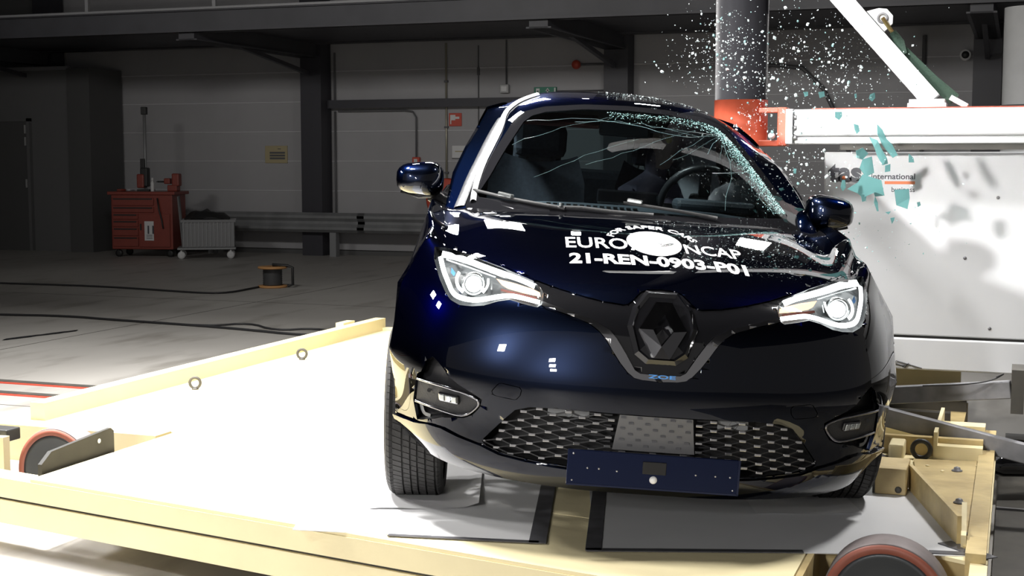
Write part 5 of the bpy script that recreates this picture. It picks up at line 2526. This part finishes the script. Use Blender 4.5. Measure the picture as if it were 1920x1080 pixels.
bmq = thing('cross_beam', 'bright silver horizontal beam bolted to the pole collar', 'beam', (PU + .24, PV - .06, 1.585))
mb = MB()
mb.bx(0, .034, -.09, .09, .0, .165, bevel=.004)
mb.build('end_flange', 'beam_white', bmq)
for z in (.03, .075, .125):
    mb = MB()
    mb.cyl((.034, -.07, z), (.05, -.07, z), .013, n=6)
    mb.build('flange_bolt', 'zinc', bmq)
mb = MB()
mb.bx(.034, 3.0, -.075, .075, .036, .163, bevel=.010)
mb.build('beam_tube', 'beam_white', bmq)
mb = MB()
mb.bx(.034, 3.0, -.060, .06, .0, .036, bevel=.006)
mb.build('lower_chord', 'beam_white', bmq)
mb = MB()
mb.bx(.12, 3.0, -.07, .07, .163, .167)
mb.build('red_edge', 'pole_orange', bmq)
mb = MB()
mb.bx(.25, 3.0, -.05, .07, -.028, .0)
mb.build('packing_bar', 'dark_steel', bmq)

st = thing('diagonal_strut', 'white diagonal strut standing on the silver beam', 'strut', (-.405, PV - .06, 1.752))
mb = MB()
mb.bx(-.085, .085, -.07, .07, 0, .018)
mb.bx(-.078, .078, -.065, .065, .018, .036)
mb.build('base_plates', 'beam_white', st)
mb = MB()
mb.bar((.02, 0, .03), (-.425 * 3.4 + .02, 0, .495 * 3.4), .10, .085, up=(.75, 0, .65))
mb.build('strut_bar', 'beam_white', st)
dn = Vector((-.425, 0, .495)).normalized()
nn = Vector((.495, 0, .425)).normalized()
c = Vector((.02, 0, .03)) + dn * .44 + nn * .072
mb = MB()
hexp = [c + nn * .042 * math.sin(a) + dn * .050 * math.cos(a) for a in [2 * math.pi * (k + .5) / 8 for k in range(8)]]
hexp[4:6] = [c - nn * .03 - dn * .05, c - nn * .03 - dn * .05 + dn * .001]
mb.prism([(p.x, p.z) for p in [c + nn * .045 + dn * .02, c + nn * .045 - dn * .02, c + nn * .02 - dn * .048, c - nn * .03 - dn * .052, c - nn * .03 + dn * .075, c + nn * .02 + dn * .048]], 'y', -.012, .012)
lug = mb.build('lug', 'beam_white', st)
mb = MB()
mb.lathe([(.014, -.02), (.026, -.02), (.026, .02), (.014, .02)], center=c + nn * .004, axis='y', n=20, closed=True)
mb.build('lug_eye', 'bare_steel', st)
sb = c + nn * .004
mb = MB()
mb.tube([sb + Vector((.0, -.03, -.0)), sb + Vector((.03, -.03, -.045)), sb + Vector((.052, 0, -.075)), sb + Vector((.03, .03, -.045)), sb + Vector((0, .03, 0))], .009, n=8)
mb.build('shackle', 'shackle_gold', st)
wst = Vector((-.405, PV - .06, 1.752))
o = thing('lifting_strap', 'dark green webbing strap running down behind the strut', 'strap', tuple(wst))
mb = MB()
p0 = sb + Vector((.045, 0, -.075))
for k in range(1):
    mb.tube([p0 + Vector((0, 0, .01)), p0 + Vector((.03, 0, -.04)), p0 + Vector((.05, .01, -.09))], [.018, .026, .018], n=10)
mb.bar(p0 + Vector((.04, .02, -.07)), Vector((.085, .03, .06)), .012, .05, up=(.8, 0, .6))
mb.bar(Vector((-.06, .03, .19)), Vector((.12, .03, .035)), .014, .056, up=(.8, 0, .6))
mb.build('webbing', 'strap_green', o)
mb = MB()
mb.bar((.10, .02, .045), (.175, .0, .002), .014, .024, up=(.8, 0, .6))
mb.build('strap_end', 'zinc', o)

bb = thing('barrier_block', 'pale grey barrier block with company lettering behind the car', 'barrier', (-.885, 6.86, 0))
mb = MB()
mb.bx(0, 3.2, 0, 1.1, .672, 1.548, bevel=.006)
body = mb.build('upper_panel', 'barrier_white', bb)
mb = MB()
mb.bx(0, 3.2, -.008, 1.1, .508, .660, bevel=.008)
mb.build('lower_panel', 'barrier_white', bb)
mb = MB()
mb.bx(.01, 3.2, .006, 1.1, .655, .676)
mb.build('seam', 'well_dark', bb)
for x, z in ((.80, 1.335), (.66, 1.05), (.78, .72)):
    mb = MB()
    mb.lathe([(.002, -.003), (.008, -.002), (.008, 0)], center=(x, 0, z), axis='y', n=12)
    mb.build('panel_screw', 'bare_steel', bb)
for x, z, q in ((.30, .52, .05), (.34, .512, .09), (.40, .515, -.06), (.27, .545, .03)):
    mb = MB()
    mb.tube([(x, -.011, z), (x + .02, -.012, z + abs(q) * .4), (x + .05 + q, -.011, z + .005)], .0022, n=5)
    mb.build('scuff_wire', 'cable', bb)


def flat_text(body_, x0, x1, z0, z1, m, parent, y, bold=0., **k):
    tb = text_mesh(body_, size=1, bold=bold, **k)
    a0, a1 = min(v.co.x for v in tb.verts), max(v.co.x for v in tb.verts)
    b0, b1 = min(v.co.y for v in tb.verts), max(v.co.y for v in tb.verts)
    for v in tb.verts:
        v.co = Vector((x0 + (v.co.x - a0) / (a1 - a0) * (x1 - x0), y, z0 + (v.co.y - b0) / (b1 - b0) * (z1 - z0)))
    m_ = MB()
    m_.bm.free()
    m_.bm = tb
    return m_.build('lettering', m, parent, recalc=True)


flat_text('tas', .018, .178, 1.402, 1.492, 'ink_grey', bb, -.0015, bold=.045)
mb = MB()
mb.lathe([(.001, -.002), (.009, -.0018), (.009, 0)], center=(.094, -.001, 1.425), axis='y', n=16)
mb.build('letter_dot', 'ink_orange', bb)
flat_text('international', .222, .425, 1.418, 1.446, 'ink_grey', bb, -.0015, bold=.02)
mb = MB()
mb.bx(.285, .425, -.0015, 0, 1.395, 1.409)
mb.build('lettering_bar', 'ink_orange', bb)
flat_text('business', .318, .425, 1.358, 1.382, 'ink_grey', bb, -.0015, bold=.01)
# braces from the pole foot
o = thing('pole_brace', 'upper grey steel brace bar running from behind the wheel to the right', 'brace', (-.80, 6.10, 0))
mb = MB()
mb.bar((.0, .0, .470), (.80, -.08, .568), .05, .072, bevel=.004)
mb.build('brace_bar', 'bare_steel', o)
mb = MB()
mb.bx(.80, .85, -.16, .02, .48, .66)
mb.build('end_plate', 'dark_steel', o)
mb = MB()
mb.bx(-.03, .02, -.06, .06, .303, .54)
mb.build('anchor_plate', 'dark_steel', o)
mb = MB()
mb.tube(resample3([(.45, -.09, .565), (.60, -.11, .58), (.72, -.10, .60), (.78, -.10, .64), (.74, -.11, .62)]), .003, n=5)
mb.build('tie_wire', 'cable', o)
o = thing('pole_brace', 'lower grey steel brace bar sloping down to the right edge', 'brace', (-.80, 5.95, 0))
mb = MB()
mb.bar((.0, .0, .500), (1.45, -.03, .200), .05, .078, bevel=.004)
mb.build('brace_bar', 'bare_steel', o)
mb = MB()
mb.bx(1.42, 1.50, -.10, .04, .021, .20)
mb.build('foot_plate', 'dark_steel', o)
# ================================================================== flying glass of the side window
SHARDS = [
    (1.516, 5.95, 1.390, [(-78, -4), (-34, 25), (-16, 59), (61, 34), (75, -32), (37, -17), (-13, -42), (-33, -23)], 'largest jagged teal glass sheet in front of the barrier lettering'),
    (1.593, 6.25, 1.480, [(-31, -7), (-19, 33), (21, 46), (33, -27), (-4, -46)], 'teal glass chunk just above the largest glass sheet'),
    (1.569, 5.85, 1.585, [(-39, 76), (-17, 51), (2, 14), (25, -10), (48, -54), (29, -66), (4, -35), (-16, -10), (-35, 33)], 'long slanting teal glass strip crossing the silver beam'),
    (1.596, 6.05, 1.545, [(-43, 64), (-10, 51), (4, 19), (30, -26), (37, -51), (12, -58), (-8, -19), (-22, 19)], 'darker teal glass strip left of the long slanting one'),
    (1.648, 5.85, 1.350, [(-38, 35), (21, 39), (26, 1), (17, -46), (-27, -30)], 'squarish teal glass piece below the word business'),
    (1.614, 6.15, 1.313, [(-8, 37), (6, 10), (10, -29), (3, -29), (-11, 10)], 'narrow pointed teal glass sliver below the largest sheet'),
    (1.519, 6.15, 1.647, [(-13, 22), (7, 16), (14, -10), (1, -23), (-9, -4)], 'small teal glass sliver on the middle of the silver beam'),
    (1.438, 6.15, 1.705, [(-17, 16), (15, 16), (16, -4), (3, -20), (-17, -7)], 'small teal glass piece at the top edge of the silver beam'),
    (1.584, 6.15, 1.786, [(-9, 12), (11, 19), (14, -4), (-1, -20), (-15, -7)], 'teal glass piece flying above the silver beam near the strut foot'),
    (1.606, 5.95, 1.475, [(-11, 12), (11, 18), (11, -13), (-11, -17)], 'small square teal glass piece above the word international'),
    (1.394, 5.85, 1.404, [(-5, 22), (7, 22), (11, -9), (-1, -25), (-11, -9)], 'narrow teal glass piece under the large company letters'),
    (1.542, 6.15, 1.537, [(-26, 14), (6, 27), (33, 1), (7, -25), (-19, -18)], 'teal glass chunk right under the silver beam, left of the strips'),
    (1.714, 5.85, 1.325, [(-8, 7), (4, 10), (8, -5), (-4, -12)], 'small dark teal glass piece farthest right before the barrier'),
    (1.688, 6.15, 1.246, [(-11, 8), (9, 11), (6, -2), (-4, -18)], 'lowest small triangular teal glass piece before the barrier'),
    (1.667, 6.15, 1.278, [(-14, 2), (12, 5), (2, -8)], 'flat teal glass flake just above the lowest piece'),
    (1.314, 6.25, 1.803, [(-12, 10), (8, 10), (8, -7), (-5, -12)], 'rounded teal glass piece in the air just right of the orange collar'),
    (1.296, 5.85, 1.783, [(-15, 10), (10, 13), (13, -8), (-8, -15)], 'faceted teal glass piece in the air above the beam end'),
    (1.763, 6.15, 1.514, [(-11, 24), (9, 5), (13, -15), (-10, -15)], 'pale teal glass piece right of the slanting strips'),
    (1.596, 6.05, 1.370, [(-27, 14), (21, 20), (22, -15), (-16, -19)], 'teal glass piece behind the lower right corner of the largest sheet'),
    (1.507, 5.95, 1.348, [(-14, 16), (12, 13), (9, -13), (-7, -16)], 'small teal glass piece hanging under the largest sheet'),
    (1.536, 6.25, 1.795, [(-5, 8), (3, 11), (5, -9), (-3, -11)], 'thin upright teal glass sliver above the silver beam'),
    (1.189, 5.85, 1.464, [(-5, 11), (6, 10), (5, -11), (-5, -10)], 'single teal glass piece flying below the orange bracket'),
]
rs = random.Random(21)
for (x, y, z, P, lab) in SHARDS:
    mb = MB()
    tilt = rs.uniform(-.25, .25)
    f0, f1 = [], []
    for a, b in P:
        dy = a * .001 * tilt + b * .001 * rs.uniform(-.1, .1)
        f0.append(mb.bm.verts.new((a * .001, dy - .002, b * .001)))
        f1.append(mb.bm.verts.new((a * .001, dy + .002, b * .001)))
    n = len(P)
    mb.bm.faces.new(f0)
    mb.bm.faces.new(f1[::-1])
    for i in range(n):
        mb.bm.faces.new((f0[i], f1[i], f1[(i + 1) % n], f0[(i + 1) % n]))
    o = mb.build('glass_shard', 'shard_teal', recalc=True)
    o.location = hall(x, y, z)
    o.rotation_euler = (0, 0, YAW)
    tag(o, lab, 'glass shard', 'flying shards of the side window')


def crumb_points(n, rnd):
    """cloud of crumbs round the struck door, as (x, y, z, size) in the car-line frame"""
    clouds = [  # weight, centre x, z, spread x, z
        (.18, 1.05, 1.94, .13, .14), (.14, .88, 1.98, .06, .13), (.28, 1.32, 1.90, .17, .12), (.17, 1.24, 1.47, .10, .09),
        (.07, 1.05, 1.68, .07, .06), (.05, .80, 1.95, .10, .07), (.06, 1.58, 1.58, .09, .10), (.05, 1.48, 1.92, .14, .12)]
    out = []
    while len(out) < n:
        q = rnd.random()
        for w, cx, cz, sx, sz in clouds:
            q -= w
            if q <= 0:
                break
        x, z = rnd.gauss(cx, sx), rnd.gauss(cz, sz)
        y = rnd.uniform(5.75, 6.35)
        if z < 1.30 or z > 2.3:
            continue
        # keep clear of the cabin
        if x < .98 and z < 1.80:
            continue
        if x < 1.12 and z < 1.62:
            continue
        out.append((x, y, z))
    return out


rc = random.Random(4)
protos = []
for m_ in ('crumb', 'crumb', 'crumb', 'crumb_teal'):
    for s in (1, 2):
        mb = MB()
        mb.box((0, 0, 0), (1.0, .7, .55 + .25 * s), rot=Matrix.Rotation(.5 * s, 3, 'X'))
        for v in mb.bm.verts:
            v.co *= rc.uniform(.75, 1.25)
        me_o = mb.build('glass_crumb', m_)
        protos.append(me_o)
pts = crumb_points(300, rc)
for i, (x, y, z) in enumerate(pts):
    src = protos[i % 8]
    o = src if i < 8 else clone(src)
    o.location = hall(x, y, z)
    s = rc.choice((.004, .005, .006, .007, .008, .011))
    o.scale = (s, s, s * rc.uniform(.5, 1.3))
    o.rotation_euler = (rc.uniform(0, 3), rc.uniform(0, 3), rc.uniform(0, 3))
    if x < .92:
        where = 'left of the black pole above the roof'
    elif x < 1.17 and z > 1.72:
        where = 'in front of the black pole'
    elif z > 1.76:
        where = 'between the black pole and the diagonal strut'
    elif z > 1.58:
        where = 'in front of the silver beam'
    else:
        where = 'below the silver beam'
    tag(o, 'tiny bright glass crumb flying ' + where, 'glass crumb', 'glass crumbs ' + where)
mb = MB()
for (x, y, z) in crumb_points(1500, rc):
    s = rc.choice((.002, .0025, .003, .004))
    p = hall(x, y, z)
    d = [Vector((rc.gauss(0, 1), rc.gauss(0, 1), rc.gauss(0, 1))).normalized() * s for _ in range(4)]
    vs = [mb.bm.verts.new(p + q) for q in d]
    for a, b, c in ((0, 1, 2), (0, 2, 3), (0, 3, 1), (1, 3, 2)):
        mb.bm.faces.new((vs[a], vs[b], vs[c]))
tag(mb.build('glass_dust', 'crumb', recalc=True), 'fine glittering glass dust round the pole', 'glass dust', kind='stuff')
mb = MB()
for k in range(170):
    x, y, z = rc.gauss(1.5, .17), rc.uniform(5.9, 6.3), rc.gauss(1.17, .09)
    if x < 1.2:
        continue
    s = rc.choice((.0025, .003, .004, .006))
    p = hall(x, y, z)
    vs = [mb.bm.verts.new(p + Vector((rc.gauss(0, 1), rc.gauss(0, 1), rc.gauss(0, 1))).normalized() * s) for _ in range(4)]
    for a, b, c in ((0, 1, 2), (0, 2, 3), (0, 3, 1), (1, 3, 2)):
        mb.bm.faces.new((vs[a], vs[b], vs[c]))
tag(mb.build('glass_dust', 'crumb_teal', recalc=True), 'dark teal glass specks falling above the viewer-right mirror', 'glass dust', kind='stuff')

# ---- cracks in the windscreen (on the pane)
def crack_strip(mb, P, w):
    pts = []
    for x, z in P:
        h = on_ws(x, z, .0005)
        if h is None:
            return
        pts.append(settle(h))
    for a, b in zip(pts, pts[1:]):
        d = (b - a)
        if d.length > .2 or d.length < 1e-5:
            continue
        s = d.cross(Vector((0, -.8, .6))).normalized() * w
        mb.bm.faces.new([mb.bm.verts.new(p) for p in (a - s, b - s, b + s, a + s)])


WSF = full(WS)
mb = MB()
rk = random.Random(9)
origins = [(.43, 1.34)] * 13 + [(.52, 1.20)] * 12
for (ox, oz) in origins:
    a = rk.uniform(math.pi * .62, math.pi * 1.6)
    L = rk.uniform(.08, .75) if oz > 1.3 else rk.uniform(.05, .3)
    P = [(ox, oz)]
    x, z = ox, oz
    n = int(L / .04)
    for k in range(n):
        a += rk.gauss(0, .10)
        x += .04 * math.cos(a)
        z += .04 * math.sin(a) * .7
        if not in_poly(x, z, WSF):
            break
        P.append((x, z))
    if len(P) > 2:
        crack_strip(mb, P, rk.choice((.0002, .0003, .0005)))
for P in ([(.10, 1.20), (.20, 1.26), (.33, 1.33)], [(-.45, 1.35), (-.2, 1.375), (.1, 1.36), (.3, 1.33)], [(-.5, 1.24), (-.3, 1.33), (-.1, 1.385)],
          [(-.2, 1.18), (.05, 1.27), (.3, 1.36)], [(-.4, 1.12), (-.2, 1.22), (.02, 1.30)]):
    Q = resample(P, .05)
    Q = [(x + rk.gauss(0, .004), z + rk.gauss(0, .003)) for x, z in Q]
    crack_strip(mb, Q, .0003)
o = mb.build('cracks', 'crack', wso)
o['kind'] = 'stuff'
mb = MB()
for k in range(3200):
    t = rk.random()
    # band along the struck edge and along the top
    if rk.random() < .72:
        z = 1.04 + .33 * t
        x = .622 - (z - 1.03) * .52 - abs(rk.gauss(0, .035))
    else:
        x = .45 - rk.random() ** 1.6 * .55
        z = 1.41 - .1 * max(0, x - .2) - abs(rk.gauss(0, .018))
    if not in_poly(x, z, WSF):
        continue
    h = on_ws(x, z, .0012)
    if h is None:
        continue
    p = settle(h)
    s = rk.choice((.0015, .002, .003))
    vs = []
    for q in range(3):
        a = rk.uniform(0, 6.28)
        vs.append(mb.bm.verts.new(p + Vector((s * math.cos(a), s * math.sin(a) * .8, s * math.sin(a) * .55 + rk.uniform(0, .0015)))))
    mb.bm.faces.new(vs)
o = mb.build('crazed_glass', 'crazed', wso)
o['kind'] = 'stuff'
# few crumbs lying on the bonnet and roof edge
mb = MB()
for k in range(420):
    x, y = rk.uniform(.05, .66), rk.uniform(.6, 1.0)
    h = BODY.ray_cast(Vector((x, y, 3)), Vector((0, 0, -1)))
    p = settle(h[0] + h[1] * .002)
    s = rk.choice((.0012, .0016, .0025))
    vs = [mb.bm.verts.new(p + Vector((rk.gauss(0, 1), rk.gauss(0, 1), abs(rk.gauss(0, 1)))).normalized() * s) for _ in range(4)]
    for a, b, c in ((0, 1, 2), (0, 2, 3), (0, 3, 1), (1, 3, 2)):
        mb.bm.faces.new((vs[a], vs[b], vs[c]))
for k in range(320):
    x, y = rk.uniform(-.1, .42), rk.uniform(2.0, 2.5)
    h = ROOF.ray_cast(Vector((x, y, 3)), Vector((0, 0, -1)))
    p = settle(h[0] + h[1] * .002)
    s = rk.choice((.0015, .0025, .004))
    vs = [mb.bm.verts.new(p + Vector((rk.gauss(0, 1), rk.gauss(0, 1), abs(rk.gauss(0, 1)))).normalized() * s) for _ in range(4)]
    for a, b, c in ((0, 1, 2), (0, 2, 3), (0, 3, 1), (1, 3, 2)):
        mb.bm.faces.new((vs[a], vs[b], vs[c]))
for v in mb.bm.verts:
    v.co = Matrix.Rotation(YAW, 3, 'Z') @ v.co + hall(CAR_X, CAR_Y, DECK_Z)
tag(mb.build('settled_crumbs', 'crumb', recalc=True), 'fine glass crumbs scattered on the bonnet and roof edge', 'glass dust', kind='stuff')
